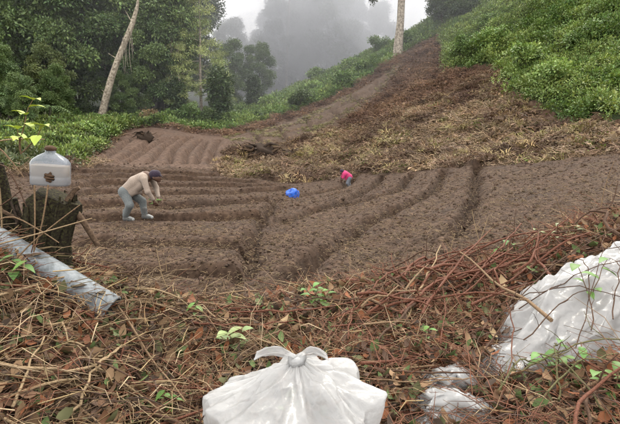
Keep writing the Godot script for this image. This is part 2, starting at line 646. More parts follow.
func add_leaf(st: SurfaceTool, at: Vector3, dir: Vector3, side: Vector3, length: float, width: float, color: Color, droop := 0.15, fold := 0.25) -> void:
	var n := side.cross(dir).normalized()
	var mid := at + dir * length * 0.45 + n * fold * width * -0.5
	var tip := at + dir * length - Vector3.UP * droop * length
	var l := at + dir * length * 0.42 + side * width * 0.5 + n * fold * width * 0.5
	var r := at + dir * length * 0.42 - side * width * 0.5 + n * fold * width * 0.5
	st.set_color(color)
	for q in ([at, l, mid, mid, l, tip, at, mid, r, mid, tip, r] if length > 0.3 else [at, l, tip, at, tip, r]):
		st.add_vertex(q)


func leaf_clump(count: int, radius: float, length: float, width: float, flat: float, upward: float, sd: int, tint := Color.WHITE) -> ArrayMesh:
	var g := RandomNumberGenerator.new()
	g.seed = sd
	var st := start()
	for i in count:
		var v := Vector3(g.randfn(), g.randfn(), g.randfn()).normalized()
		var at := v * radius * pow(g.randf(), 0.45)
		at.y *= flat
		var dir := (v + Vector3(g.randf_range(-0.7, 0.7), upward + g.randf_range(-0.6, 0.6), g.randf_range(-0.7, 0.7))).normalized()
		var side := dir.cross(Vector3(g.randf_range(-0.4, 0.4), 1.0, g.randf_range(-0.4, 0.4))).normalized()
		var k := g.randf_range(0.55, 1.0) if tint == Color.WHITE else g.randf_range(0.62, 1.35)
		var s := g.randf_range(0.7, 1.3)
		add_leaf(st, at, dir, side, length * s, width * s, Color(tint.r * k * g.randf_range(0.9, 1.15), tint.g * k, tint.b * k * g.randf_range(0.75, 1.1)))
	st.generate_normals()
	return st.commit()


func blade_clump(count: int, radius: float, height: float, width: float, sd: int, lean := 0.8) -> ArrayMesh:
	var g := RandomNumberGenerator.new()
	g.seed = sd
	var st := start()
	for i in count:
		var a := g.randf() * TAU
		var o := Vector3(cos(a), 0, sin(a))
		var at := o * radius * g.randf() + Vector3(g.randf_range(-0.3, 0.3), 0, g.randf_range(-0.3, 0.3)) * radius
		var l := g.randf_range(0.5, 1.2)
		var b := at + o * height * lean * 0.4 * l + Vector3.UP * height * 0.7 * l
		var c := at + o * height * lean * 1.1 * l + Vector3.UP * height * g.randf_range(0.3, 0.9) * l
		var s := o.cross(Vector3.UP).normalized() * width * 0.5
		var k := g.randf_range(0.6, 1.3)
		st.set_color(Color(k * g.randf_range(0.95, 1.08), k, k * g.randf_range(0.85, 1.05)))
		for q in [at - s, at + s, b - s, b - s, at + s, b + s, b - s, b + s, c]:
			st.add_vertex(q)
	st.generate_normals()
	return st.commit()


func litter_clump(count: int, radius: float, length: float, width: float, sd: int, tint := Color.WHITE) -> ArrayMesh:   # dead vines and straw lying criss-cross
	var g := RandomNumberGenerator.new()
	g.seed = sd
	var st := start()
	for i in count:
		var at := Vector3(g.randf_range(-1, 1), g.randf_range(0.0, 0.35), g.randf_range(-1, 1)) * radius
		var a := g.randf() * TAU
		var d := Vector3(cos(a), g.randf_range(-0.25, 0.35), sin(a)).normalized() * length * g.randf_range(0.4, 1.2)
		var w := g.randf_range(0.6, 1.2) * width
		var k := g.randf_range(0.5, 1.35)
		var col := Color(tint.r * k * g.randf_range(0.95, 1.1), tint.g * k, tint.b * k * g.randf_range(0.8, 1.1))
		var mid := at + d * 0.5 + Vector3(g.randf_range(-0.1, 0.1), g.randf_range(0, 0.14), g.randf_range(-0.1, 0.1)) * length
		add_tube(st, PackedVector3Array([at, mid, at + d]), PackedFloat32Array([w, w, w * 0.5]), 3, 0.0, col, false)
	return st.commit()


func inside(key: String, x: float, z: float) -> bool:
	return Geometry2D.is_point_in_polygon(Vector2(x, z), poly[key])


# ---------------------------------------------------------------- ground cover
func cover(called: String, label: String, cat: String, meshes: Array, mat: Material, key: String, box: Rect2, count: int, tint: Array, size: Vector2, mound: float, sink := 0.0, patch := Vector3(0, 0, 0)) -> void:
	var xf := []
	var cols := []
	for m in meshes:
		xf.append([])
		cols.append([])
	var tries := 0
	var made := 0
	while made < count and tries < count * 12:
		tries += 1
		var x := rng.randf_range(box.position.x, box.end.x)
		var z := rng.randf_range(box.position.y, box.end.y)
		if key != "" and region(x, z) != key:
			continue
		if absf(x) > -z * 0.78 + 4.0:
			continue
		if patch.x > 0.0 and noise.get_noise_2d(x * patch.x + patch.y, z * patch.x) < patch.z:
			continue
		var hump := maxf(0.0, 0.5 + 0.9 * noise.get_noise_2d(x * 3.2 + 40.0, z * 3.2) + 0.5 * noise.get_noise_2d(x * 9.0, z * 9.0 + 60.0))
		var s := rng.randf_range(size.x, size.y)
		var y := rough_ground(x, z, key) + hump * mound * rng.randf_range(0.75, 1.0) - sink
		var which := rng.randi() % meshes.size()
		xf[which].append(Transform3D(up_basis(s, 0.5), Vector3(x, y, z)))
		var t := clampf(0.5 + 0.9 * noise.get_noise_2d(x * 2.0 + 11.0, z * 2.0 + 5.0) + rng.randf_range(-0.3, 0.3), 0.0, 1.0)
		cols[which].append(vary(tint[0].lerp(tint[1], t), 0.22))
		made += 1
	var o: Node3D
	if meshes.size() == 1:
		o = scatter(called, meshes[0], mat, xf[0], cols[0], self)
	else:
		o = Node3D.new()
		o.name = numbered(called)
		add_child(o)
		for i in meshes.size():
			var c := scatter("clumps", meshes[i], mat, xf[i], cols[i], o)
			c.set_meta("kind", "stuff")
	tag(o, label, cat, "", "stuff")


func build_cover() -> void:
	M.leaf = leafy(Color(1.16, 1.08, 1.25), 0.55, 0.55)
	M.straw = leafy(Color(1, 1, 1), 0.25, 0.85)
	var vine_a := leaf_clump(60, 0.42, 0.13, 0.10, 0.6, 0.5, 1)
	var vine_b := leaf_clump(60, 0.5, 0.10, 0.08, 0.5, 0.6, 2)
	var vine_c := leaf_clump(40, 0.42, 0.18, 0.07, 0.8, 0.5, 3)
	cover("vine_cover", "dense green vines smothering the steep hillside", "vines", [vine_a, vine_b, vine_c], M.leaf, "hill", Rect2(11, -66, 36, 52), 17000,
		[Color(0.09, 0.17, 0.04), Color(0.24, 0.34, 0.09)], Vector2(0.7, 1.3), 0.95, 0.05)
	cover("slope_greenery", "low light green undergrowth covering the far slope", "undergrowth", [vine_a, vine_c], M.leaf, "green", Rect2(-14, -76, 34, 34), 8500,
		[Color(0.10, 0.19, 0.05), Color(0.22, 0.33, 0.09)], Vector2(0.9, 1.7), 0.6, 0.0)
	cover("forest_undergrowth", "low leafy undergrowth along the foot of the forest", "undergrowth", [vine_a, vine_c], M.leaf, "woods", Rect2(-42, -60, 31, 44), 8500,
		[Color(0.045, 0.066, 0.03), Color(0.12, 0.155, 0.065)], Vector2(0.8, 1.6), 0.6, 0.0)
	cover("bank_greenery", "bright green plants on the bank beside the ploughed terrace", "undergrowth", [vine_a, vine_c], M.leaf, "woods", Rect2(-19.5, -47, 8, 22), 2600,
		[Color(0.10, 0.18, 0.045), Color(0.22, 0.32, 0.085)], Vector2(0.8, 1.4), 0.7, -0.1)
	# dead vines on the cleared slope
	var dead_a := litter_clump(22, 0.4, 0.42, 0.012, 6)
	var dead_b := litter_clump(20, 0.35, 0.28, 0.014, 7)
	var dead_leaf := leaf_clump(34, 0.45, 0.16, 0.11, 0.3, 0.2, 8)
	cover("dead_vines", "dry straw coloured vines on the lower cleared slope", "litter", [dead_a, dead_b, dead_leaf], M.straw, "slope", Rect2(-14, -37, 32, 21), 5200,
		[Color(0.10, 0.058, 0.040), Color(0.35, 0.25, 0.16)], Vector2(0.6, 1.3), 0.12, 0.0)
	cover("brown_litter", "reddish brown litter on the upper cleared slope", "litter", [dead_a, dead_b, dead_leaf], M.straw, "slope", Rect2(-16, -58, 34, 26), 4200,
		[Color(0.10, 0.055, 0.04), Color(0.27, 0.165, 0.105)], Vector2(0.6, 1.2), 0.1, 0.0)
	var tuft := blade_clump(22, 0.16, 0.3, 0.03, 9, 1.2)
	cover("yellow_grass", "yellowish dry grass along the edge of the tilled field", "grass", [tuft], M.straw, "slope", Rect2(-6, -36, 24, 20), 900,
		[Color(0.36, 0.26, 0.13), Color(0.26, 0.24, 0.09)], Vector2(0.6, 1.3), 0.1, 0.02,
		Vector3(2.2, 80.0, -0.05))
	cover("path_grass", "short pale grass growing on the worn strip", "grass", [tuft], M.straw, "track", Rect2(-7, -53, 21, 21), 1500,
		[Color(0.26, 0.21, 0.12), Color(0.22, 0.20, 0.09)], Vector2(0.25, 0.5), 0.0, 0.0,
		Vector3(3.0, 20.0, 0.02))
	cover("weed_patches", "small green weeds sprouting on the cleared slope", "weeds", [vine_b], M.leaf, "slope", Rect2(-4, -34, 20, 18), 260,
		[Color(0.14, 0.22, 0.05), Color(0.22, 0.28, 0.07)], Vector2(0.4, 0.9), 0.05, 0.0,
		Vector3(3.2, 180.0, 0.2))
	print("cover ", Time.get_ticks_msec())


# ---------------------------------------------------------------- shrubs and trees
func clump_set(kind: String, tint: Array) -> Array:   # leaf clumps in six tones between two colours
	var key := "%s %s %s" % [kind, tint[0], tint[1]]
	if not M.has(key):
		var out := []
		for i in 6:
			var c: Color = tint[0].lerp(tint[1], i / 5.0)
			match kind:
				"shrub":
					out.append(leaf_clump(34, 0.42, 0.2, 0.13, 0.8, 0.25, 12 + i, c))
				"fine":
					out.append(leaf_clump(38, 0.55, 0.2, 0.075, 0.4, 0.1, 30 + i, c))
				_:
					out.append(leaf_clump(32, 0.62, 0.29 if i % 2 else 0.24, 0.15, 0.75, 0.1, 50 + i, c))
		M[key] = out
	return M[key]


func crown(lobes: Array, kind: String, mat: Material, per: float, tint: Array, parent: Node, size := Vector2(0.7, 1.3), called := "crown") -> void:
	var set_of := clump_set(kind, tint)
	var st := start()
	for l in lobes:
		var c: Vector3 = l[0]
		var r: Vector3 = l[1]
		var n := int(per * pow(r.x * r.y * r.z, 0.667)) + 3
		var tone := rng.randf_range(0.0, 5.0)
		for i in n:
			var v := Vector3(rng.randfn(), rng.randfn() * 0.9 + 0.2, rng.randfn()).normalized()
			v *= pow(rng.randf(), 0.3) * (1.0 + 0.5 * fine.get_noise_3d(c.x + v.x, c.y + v.y, c.z + v.z))
			st.append_from(set_of[clampi(roundi(tone + rng.randf_range(-1.6, 1.6)), 0, 5)], 0, Transform3D(up_basis(rng.randf_range(size.x, size.y), 0.9), c + v * r))
	part(called, st.commit(), mat, parent)


func shrub(called: String, label: String, at: Vector3, wide: float, tall: float, tint: Array, group: String) -> Node3D:
	var t := thing(called, label, "shrub", at, group)
	var lobes := []
	var n := 5 + int(wide * 2.0)
	for i in n:
		var a := TAU * i / n + rng.randf_range(-0.4, 0.4)
		var k := rng.randf_range(0.2, 0.62)
		lobes.append([Vector3(cos(a) * wide * k, tall * rng.randf_range(0.3, 0.85), sin(a) * wide * k), Vector3(wide, tall * 0.75, wide) * rng.randf_range(0.26, 0.42)])
	var st := start()
	for l in lobes:
		var p := curve_pts(Vector3(l[0].x * 0.15, -0.1, l[0].z * 0.15), l[0], 5, 0.1)
		add_tube(st, p, taper(5, 0.045, 0.015), 5)
	part("stems", st.commit(), M.bark_brown, t)
	crown(lobes, "shrub", M.leaf, 42.0, tint, t, Vector2(0.55, 1.05), "foliage")
	return t


func on(x: float, z: float, lift := 0.0) -> Vector3:
	return Vector3(x, rough_ground(x, z, region(x, z)) + lift, z)


func build_shrubs() -> void:
	M.bark_brown = grained(Color(0.05, 0.035, 0.025), Color(0.16, 0.12, 0.085), 0.05, 1.5, 31, 0.95, 4.0)
	M.bark_grey = grained(Color(0.11, 0.09, 0.07), Color(0.44, 0.39, 0.32), 0.02, 0.35, 32, 0.9, 5.0, Color(0.29, 0.25, 0.20))
	M.bark_pale = grained(Color(0.12, 0.095, 0.07), Color(0.56, 0.50, 0.41), 0.02, 0.35, 33, 0.9, 4.0, Color(0.36, 0.31, 0.24))
	M.bark_dark = grained(Color(0.03, 0.027, 0.022), Color(0.11, 0.095, 0.075), 0.04, 0.9, 34, 0.95, 4.0)
	var lime := [Color(0.11, 0.20, 0.05), Color(0.22, 0.33, 0.09)]
	var mid := [Color(0.06, 0.12, 0.03), Color(0.13, 0.21, 0.055)]
	var dark := [Color(0.03, 0.055, 0.02), Color(0.07, 0.11, 0.035)]
	var tan := [Color(0.16, 0.13, 0.06), Color(0.26, 0.20, 0.10)]
	var g := "shrubs on the green slope"
	for s in [
		["round dark shrub at the lower edge of the green slope above the ploughed strip", -0.9, -49.6, 1.5, 2.0, dark],
		["small dark bush near the bottom corner of the green slope", -5.2, -48.0, 0.8, 1.0, dark],
		["leafy bush midway up the green slope beside the cleared ground", 3.2, -51.4, 1.5, 1.8, mid],
		["mid green bush high on the slope just below the bare trunk", 6.0, -53.8, 1.4, 1.7, mid],
		["light green bush on the skyline of the green slope", 1.0, -62.5, 1.6, 1.6, mid],
		["pale bush on the misty skyline near the bare trunk", 8.6, -63.0, 1.5, 1.7, mid],
		["bright bush on the lower green slope below the misty trees", -4.5, -55.0, 1.3, 1.2, lime],
		["bright bush in the middle of the green slope", 0.4, -56.0, 1.3, 1.2, lime],
		["rounded bush growing beside the foot of the bare trunk", 11.2, -57.5, 1.5, 1.6, mid],
		["low spreading bush at the top end of the green slope", 5.0, -59.0, 1.5, 1.3, lime],
	]:
		shrub("slope_shrub", s[0], on(s[1], s[2]), s[3], s[4], s[5], g)
	g = "shrubs on the vine covered hillside"
	for s in [
		["dark tall shrub at the top of the cleared slope against the sky", 14.9, -57.5, 2.3, 3.6, dark],
		["dark bushy shrub between the skyline and the vine hillside", 17.2, -57.0, 2.4, 3.8, mid],
		["dark shrub beside the skyline above the overhanging vines", 16.0, -54.0, 2.0, 2.6, dark],
		["mass of creeper overhanging the dark bank edge", 12.9, -42.5, 1.7, 1.9, mid],
		["creeper bush hanging over the bank beside the bare earth", 14.1, -40.2, 1.7, 1.9, lime],
		["creeper bush jutting out at the corner of the vine hillside", 14.2, -33.2, 1.4, 1.7, lime],
		["lush bush at the foot of the vine hillside above dry litter", 13.7, -28.0, 1.3, 1.4, lime],
		["lush low bush near the right end of the vine hillside foot", 15.6, -24.6, 1.3, 1.3, lime],
		["dark leafy hollow bush in the middle of the vine hillside", 17.6, -32.5, 1.5, 1.5, mid],
	]:
		shrub("hill_shrub", s[0], on(s[1], s[2]), s[3], s[4], s[5], g)
	g = "shrubs along the forest edge"
	for s in [
		["green shrub on the bank left of the leaning pale trunk", -20.6, -42.5, 1.5, 1.5, mid],
		["bright shrub at the foot of the leaning pale trunk", -17.4, -41.5, 1.2, 1.0, lime],
		["bright green bush on the bank edge beside the ploughed terrace", -15.6, -34.0, 1.2, 0.9, lime],
		["bright green bush at the lower end of the grassy bank", -15.3, -29.5, 1.3, 1.0, lime],
		["dry tan bush behind the stump on the ploughed terrace", -14.6, -45.2, 1.2, 1.5, tan],
		["olive bush next to the dry tan bush at the terrace end", -12.8, -45.6, 1.1, 1.3, mid],
		["dark green rounded shrub behind the end of the ploughed terrace", -11.0, -46.0, 1.5, 2.0, mid],
		["leafy shrub under the lacy tree at the terrace corner", -9.6, -45.8, 1.4, 1.7, dark],
		["bright bush where the forest meets the green slope", -7.6, -47.2, 1.2, 1.2, lime],
		["dark shrub in the forest shade above the grassy bank", -22.5, -39.0, 2.0, 2.4, dark],
		["dark shrub behind the sprig of yellow leaves", -24.5, -36.0, 2.2, 2.8, dark],
		["mid green shrub low at the left edge of the forest", -27.0, -38.0, 2.0, 2.2, mid],
		["deep green bush under the lush tree", -21.0, -46.0, 1.8, 2.2, dark],
		["leafy bush between the leaning trunk and the dry tan bush", -16.4, -46.4, 1.5, 1.8, mid],
	]:
		shrub("forest_shrub", s[0], on(s[1], s[2]), s[3], s[4], s[5], g)
	print("shrubs ", Time.get_ticks_msec())


func make_tree(kind: String, label: String, at: Vector3, tint: Array, bark: Material, group: String) -> Node3D:
	var t := thing({"broad": "broadleaf_tree", "lacy": "lacy_tree", "dark": "forest_tree", "column": "creeper_clad_tree", "slender": "slender_tree"}[kind], label, "tree", at, group)
	var lobes := []
	var st := start()
	match kind:
		"broad":
			var top := Vector3(rng.randf_range(-1, 1), 11, rng.randf_range(-1, 1))
			add_tube(st, curve_pts(Vector3(0, -0.4, 0), top, 9, 0.04), taper(9, 0.28, 0.09, 0.16), 9, 0.2)
			for i in 17:
				var a := i * 2.4
				var y := lerpf(3.2, 14.5, i / 16.0)
				var w := 2.9 * sin(clampf((y - 1.5) / 14.5, 0, 1) * PI) + 0.5
				lobes.append([Vector3(cos(a) * w, y + rng.randf_range(-0.5, 0.5), sin(a) * w), Vector3(1.5, 1.05, 1.5) * rng.randf_range(0.8, 1.25)])
		"dark":
			var top := Vector3(rng.randf_range(-0.6, 0.6), 15, rng.randf_range(-0.6, 0.6))
			add_tube(st, curve_pts(Vector3(0, -0.4, 0), top, 9, 0.03), taper(9, 0.36, 0.1, 0.2), 9, 0.2)
			for i in 22:
				var a := i * 2.4
				var y := lerpf(4.0, 19.0, i / 21.0)
				var w := 2.4 * sin(clampf((y - 1.0) / 19.5, 0, 1) * PI) + 0.7
				lobes.append([Vector3(cos(a) * w, y + rng.randf_range(-0.7, 0.7), sin(a) * w), Vector3(1.6, 1.3, 1.6) * rng.randf_range(0.75, 1.3)])
		"lacy":
			var top := Vector3(0.3, 12.2, 0)
			add_tube(st, curve_pts(Vector3(0, -0.4, 0), top, 9, 0.02), taper(9, 0.17, 0.04, 0.06), 8, 0.1)
			for i in 26:
				var a := i * 2.4 + rng.randf_range(-0.3, 0.3)
				var y := lerpf(2.6, 12.2, i / 25.0)
				var w := lerpf(2.5, 0.5, pow(i / 25.0, 1.6)) * rng.randf_range(0.6, 1.1)
				lobes.append([Vector3(cos(a) * w, y + rng.randf_range(-0.25, 0.25), sin(a) * w), Vector3(0.95, 0.28, 0.95) * rng.randf_range(0.75, 1.2)])
		"column":
			var top := Vector3(0.2, 4.6, 0)
			add_tube(st, curve_pts(Vector3(0, -0.4, 0), top, 7, 0.02), taper(7, 0.3, 0.2, 0.1), 8, 0.2)
			for i in 13:
				var a := i * 2.4
				var y := lerpf(0.5, 4.6, i / 12.0)
				lobes.append([Vector3(cos(a) * 0.35, y, sin(a) * 0.35), Vector3(0.62, 0.7, 0.62) * rng.randf_range(0.8, 1.2)])
		"slender":
			var top := Vector3(rng.randf_range(-0.7, 0.7), 13, 0.3)
			add_tube(st, curve_pts(Vector3(0, -0.4, 0), top, 9, 0.03), taper(9, 0.2, 0.07, 0.08), 8, 0.15)
			for i in 9:
				var a := i * 2.4
				var y := lerpf(8.5, 14.5, i / 8.0)
				var w := 1.3
				lobes.append([Vector3(cos(a) * w, y, sin(a) * w), Vector3(1.2, 0.9, 1.2) * rng.randf_range(0.8, 1.2)])
	part("trunk", st.commit(), bark, t)
	for i in lobes.size():
		if kind == "column":
			break
		var l: Array = lobes[i]
		if kind == "lacy" or i % 2 == 0:
			var s2 := start()
			var root := Vector3(0, maxf(1.5, l[0].y - (0.3 if kind == "lacy" else 1.6)), 0)
			root.y = minf(root.y, {"broad": 10.5, "dark": 14.5, "lacy": 12.0, "slender": 12.5}[kind])
			add_tube(s2, curve_pts(root, l[0], 5, 0.08), taper(5, 0.035 if kind == "lacy" else 0.1, 0.012), 5)
			part("limb", s2.commit(), bark, t)
	crown(lobes, "fine" if kind == "lacy" else "wide", M.leaf, 22.0 if kind == "lacy" else 34.0, tint, t, Vector2(0.7, 1.25) if kind != "lacy" else Vector2(0.6, 1.0))
	return t


func dup(root: Node3D, called: String, label: String, at: Vector3, turn: float, size: float, mat: Material = null, group := "") -> Node3D:
	var r: Node3D = root.duplicate()
	r.name = numbered(called)
	add_child(r)
	r.position = at
	r.rotation.y = turn
	r.scale = Vector3.ONE * size
	r.set_meta("label", label)
	if group:
		r.set_meta("group", group)
	if mat:
		for c in r.get_children():
			if c.name.begins_with("crown"):
				c.material_override = mat
	return r


func build_trees() -> void:
	M.leaf_olive = leafy(Color(1.35, 1.05, 1.2), 0.5, 0.55)
	var dk := [Color(0.045, 0.078, 0.035), Color(0.095, 0.14, 0.055)]
	var md := [Color(0.065, 0.115, 0.038), Color(0.13, 0.20, 0.06)]
	var lt := [Color(0.19, 0.27, 0.09), Color(0.34, 0.42, 0.15)]
	var g := "trees of the forest edge"
	# tree of each kind
	var broad := make_tree("broad", "lush mid green tree left of the leaning pale trunk", on(-22.2, -48.0), md, M.bark_dark, g)
	var dark := make_tree("dark", "tall dark tree standing behind the leaning pale trunk", on(-19.0, -55.0), dk, M.bark_dark, g)
	var lacy := make_tree("lacy", "light green lacy tree with tiered branches beside the mist gap", on(-10.9, -49.5), lt, M.bark_grey, g)
	var column := make_tree("column", "short creeper clad trunk where the forest meets the green slope", on(-8.6, -47.6), [Color(0.03, 0.055, 0.02), Color(0.06, 0.10, 0.03)], M.bark_dark, g)
	var slender := make_tree("slender", "slender pale trunked tree right of the leaning trunk", on(-17.8, -49.5), md, M.bark_pale, g)
	for s in [
		[broad, "broadleaf_tree", "broad tree at the left edge of the forest", -28.6, -46.0, 1.2, 1.05, null],
		[broad, "broadleaf_tree", "olive tinged tree behind the sprig of yellow leaves", -26.6, -50.0, 2.9, 0.95, M.leaf_olive],
		[broad, "broadleaf_tree", "small lush tree behind the dry tan bush", -15.4, -48.4, 4.1, 0.62, null],
		[broad, "broadleaf_tree", "rounded tree right of the slender pale trunks", -14.6, -51.5, 5.2, 0.74, null],
		[dark, "forest_tree", "tall dark tree left of the lacy tree", -16.2, -53.5, 1.9, 0.98, null],
		[dark, "forest_tree", "towering dark tree at the left of the forest", -25.4, -55.5, 3.4, 1.05, null],
		[dark, "forest_tree", "dark tree rising between the lush tree and the left edge", -31.5, -54.0, 0.8, 1.0, null],
		[lacy, "lacy_tree", "small lacy tree beside the creeper clad trunk", -9.4, -52.5, 1.4, 0.55, null],
		[lacy, "lacy_tree", "half grown lacy tree against the dark trees", -12.4, -48.2, 2.4, 0.62, null],
		[broad, "broadleaf_tree", "low tree crowding the bank below the leaning trunk", -20.4, -40.0, 0.3, 0.3, null],
		[broad, "broadleaf_tree", "low tree at the left end of the grassy bank", -22.8, -36.5, 1.3, 0.36, null],
		[broad, "broadleaf_tree", "low tree beside the tree ferns", -25.2, -39.5, 2.3, 0.42, null],
		[broad, "broadleaf_tree", "dense low tree left of the leaning trunk", -22.4, -43.0, 3.3, 0.42, M.leaf_olive],
		[broad, "broadleaf_tree", "low tree at the left margin behind the jug", -19.4, -33.5, 4.3, 0.24, null],
		[broad, "broadleaf_tree", "low tree between leaning trunk and dry tan bush", -17.2, -45.5, 5.3, 0.3, null],
		[column, "creeper_clad_tree", "creeper clad stub beneath the small lush tree", -12.6, -47.4, 1.1, 0.8, null],
		[column, "creeper_clad_tree", "slim creeper column below the misty trees", -6.4, -56.0, 2.2, 0.75, null],
		[column, "creeper_clad_tree", "dark creeper clad trunk deep in the left of the forest", -24.0, -44.5, 2.8, 1.25, null],
		[slender, "slender_tree", "thin bare stemmed tree close behind the leaning trunk", -19.5, -50.5, 2.0, 1.0, null],
		[slender, "slender_tree", "slim tree with a bare stem left of the leaning trunk", -21.5, -52.0, 3.6, 1.1, null],
		[slender, "slender_tree", "slim pale stem between the lush tree and the left edge", -24.0, -47.5, 5.0, 0.95, null],
		[slender, "slender_tree", "slim pale stem left of the lacy tree", -13.2, -48.6, 0.7, 0.9, null],
		[slender, "slender_tree", "thin pale stem at the left edge of the forest", -27.6, -44.5, 1.7, 1.0, null],
		[dark, "forest_tree", "tall backing tree deep in the forest at its left end", -41.0, -66.0, 1.0, 1.2, null],
		[dark, "forest_tree", "tall backing tree behind the towering dark tree", -35.0, -68.0, 2.0, 1.2, null],
		[broad, "broadleaf_tree", "backing tree behind the lush tree", -30.0, -66.0, 3.0, 1.35, null],
		[dark, "forest_tree", "backing tree above the leaning trunk", -25.5, -69.0, 4.0, 1.25, null],
		[broad, "broadleaf_tree", "backing tree between leaning trunk and lacy tree", -20.5, -66.0, 5.0, 1.35, null],
		[dark, "forest_tree", "backing tree behind the dark tree by the lacy tree", -17.0, -68.0, 6.0, 1.1, null],
		[broad, "broadleaf_tree", "hazy small tree in the gap beyond the lacy tree", -10.2, -64.0, 0.4, 0.55, null],
		[broad, "broadleaf_tree", "hazy low tree behind the foot of the green slope", -6.8, -66.0, 1.4, 0.5, null],
	]:
		dup(s[0], s[1], s[2], on(s[3], s[4]), s[5], s[6], s[7])
	g = "trees fading in the mist"
	for s in [
		[dark, "misty_tree", "grey misty tree right of the lacy tree", -13.6, -86.0, 0.5, 0.74],
		[broad, "misty_tree", "faint misty tree beside the bright gap in the fog", -10.2, -90.0, 1.5, 0.8],
		[dark, "misty_tree", "tall misty tree right of the bright gap", -4.6, -84.0, 2.5, 0.9],
		[dark, "misty_tree", "broad misty tree above the green slope", -0.6, -88.0, 3.5, 0.95],
		[broad, "misty_tree", "misty tree above the middle of the green slope", 3.2, -86.0, 4.5, 1.15],
		[dark, "misty_tree", "very faint tree high above the green slope", 7.2, -98.0, 5.5, 1.05],
		[broad, "misty_tree", "barely visible tree in the mist left of the bare trunk", 12.0, -100.0, 0.9, 1.2],
		[dark, "misty_tree", "dim tree low in the mist behind the bright gap", -8.0, -104.0, 1.9, 1.0],
	]:
		dup(s[0], s[1], s[2], on(s[3], s[4]), s[5], s[6], null, g)
	# pale bare stem in the mist
	var mt := thing("bare_tree", "pale bare stem standing in the mist above the green slope", "tree", on(-4.0, -82.0), g)
	var st := start()
	add_tube(st, curve_pts(Vector3(0, -0.5, 0), Vector3(1.0, 21.0, 0), 8, 0.01), taper(8, 0.26, 0.12, 0.06), 8, 0.1)
	part("trunk", st.commit(), M.bark_pale, mt)
	crown([[Vector3(0.8, 20.5, 0), Vector3(1.6, 1.2, 1.6)], [Vector3(-0.2, 21.5, 0.5), Vector3(1.4, 1.0, 1.4)]], "wide", M.leaf, 30.0, dk, mt)
	leaning_trunk()
	emergent_tree()
	for s in [["tree fern with arching fronds low at the left of the forest", -22.6, -35.0, 2.4], ["tree fern behind the sprig of yellow leaves", -20.6, -34.0, 1.7], ["small tree fern at the forest foot by the grassy bank", -19.2, -36.5, 1.5]]:
		tree_fern(s[0], on(s[1], s[2]), s[3])
	print("trees ", Time.get_ticks_msec())


func tree_fern(label: String, at: Vector3, tall: float) -> void:
	var t := thing("tree_fern", label, "tree fern", at, "tree ferns at the forest foot")
	var st := start()
	add_tube(st, curve_pts(Vector3(0, -0.2, 0), Vector3(0.1, tall, 0), 6, 0.03), taper(6, 0.1, 0.08, 0.03), 7, 0.3)
	part("trunk", st.commit(), M.bark_dark, t)
	for i in 13:
		var a := TAU * i / 13.0 + rng.randf_range(-0.2, 0.2)
		var o := Vector3(cos(a), 0, sin(a))
		var l := rng.randf_range(1.3, 1.8)
		var s2 := start()
		var lift := rng.randf_range(0.35, 0.8)
		var pts := PackedVector3Array()
		for k in 12:
			var u := k / 11.0
			pts.append(Vector3(0.1, tall, 0) + o * l * u + Vector3.UP * (lift * u - 1.0 * u * u) * l * 0.7)
		var col := vary(Color(0.09, 0.15, 0.045), 0.2)
		add_tube(s2, pts, taper(12, 0.015, 0.004), 3, 0.0, col, false)
		var side := o.cross(Vector3.UP)
		for k in range(1, 12):
			var w := 0.36 * sin(PI * clampf(k / 11.5, 0.08, 1.0)) + 0.05
			for sgn in [-1.0, 1.0]:
				add_leaf(s2, pts[k], (side * sgn + o * 0.4 - Vector3.UP * 0.25).normalized(), o, w, 0.11, col * rng.randf_range(0.8, 1.2))
		s2.generate_normals()
		part("frond", s2.commit(), M.leaf, t)


func leaning_trunk() -> void:
	var t := thing("leaning_trunk", "pale dead trunk leaning to the right in front of the forest", "tree", on(-18.83, -43.84, -0.3))
	var st := start()
	var p := PackedVector3Array([Vector3(0, -0.2, 0), Vector3(0.38, 1.2, 0.05), Vector3(0.95, 2.9, 0.1), Vector3(1.55, 4.4, 0.15), Vector3(2.25, 6.0, 0.2), Vector3(3.05, 7.6, 0.2), Vector3(3.75, 9.0, 0.2), Vector3(4.25, 10.3, 0.3), Vector3(4.45, 11.5, 0.3)])
	add_tube(st, p, PackedFloat32Array([0.42, 0.36, 0.29, 0.27, 0.25, 0.24, 0.20, 0.13, 0.05]), 10, 0.35)
	part("trunk", st.commit(), M.bark_pale, t)
	for b in [[4, Vector3(-0.75, 0.45, 0.1), 0.06], [5, Vector3(0.75, 0.9, 0.1), 0.05], [3, Vector3(0.4, 0.1, 0.2), 0.06], [6, Vector3(-0.5, 0.9, 0.2), 0.05], [2, Vector3(-0.22, 0.5, 0.25), 0.07]]:
		st = start()
		add_tube(st, curve_pts(p[b[0]], p[b[0]] + b[1], 4, 0.08), taper(4, b[2], b[2] * 0.4), 6, 0.2)
		part("branch_stub", st.commit(), M.bark_pale, t)
	st = start()   # sagging dead vines still hanging from it
	for i in 6:
		var a := p[5] + Vector3(rng.randf_range(-0.3, 0.7), rng.randf_range(-0.3, 1.0), 0.3)
		add_tube(st, curve_pts(a, a + Vector3(rng.randf_range(-0.2, 0.2), rng.randf_range(-3.2, -1.4), rng.randf_range(-0.1, 0.2)), 6, 0.04), taper(6, 0.022, 0.012), 4)
	part("hanging_vines", st.commit(), M.bark_grey, t)


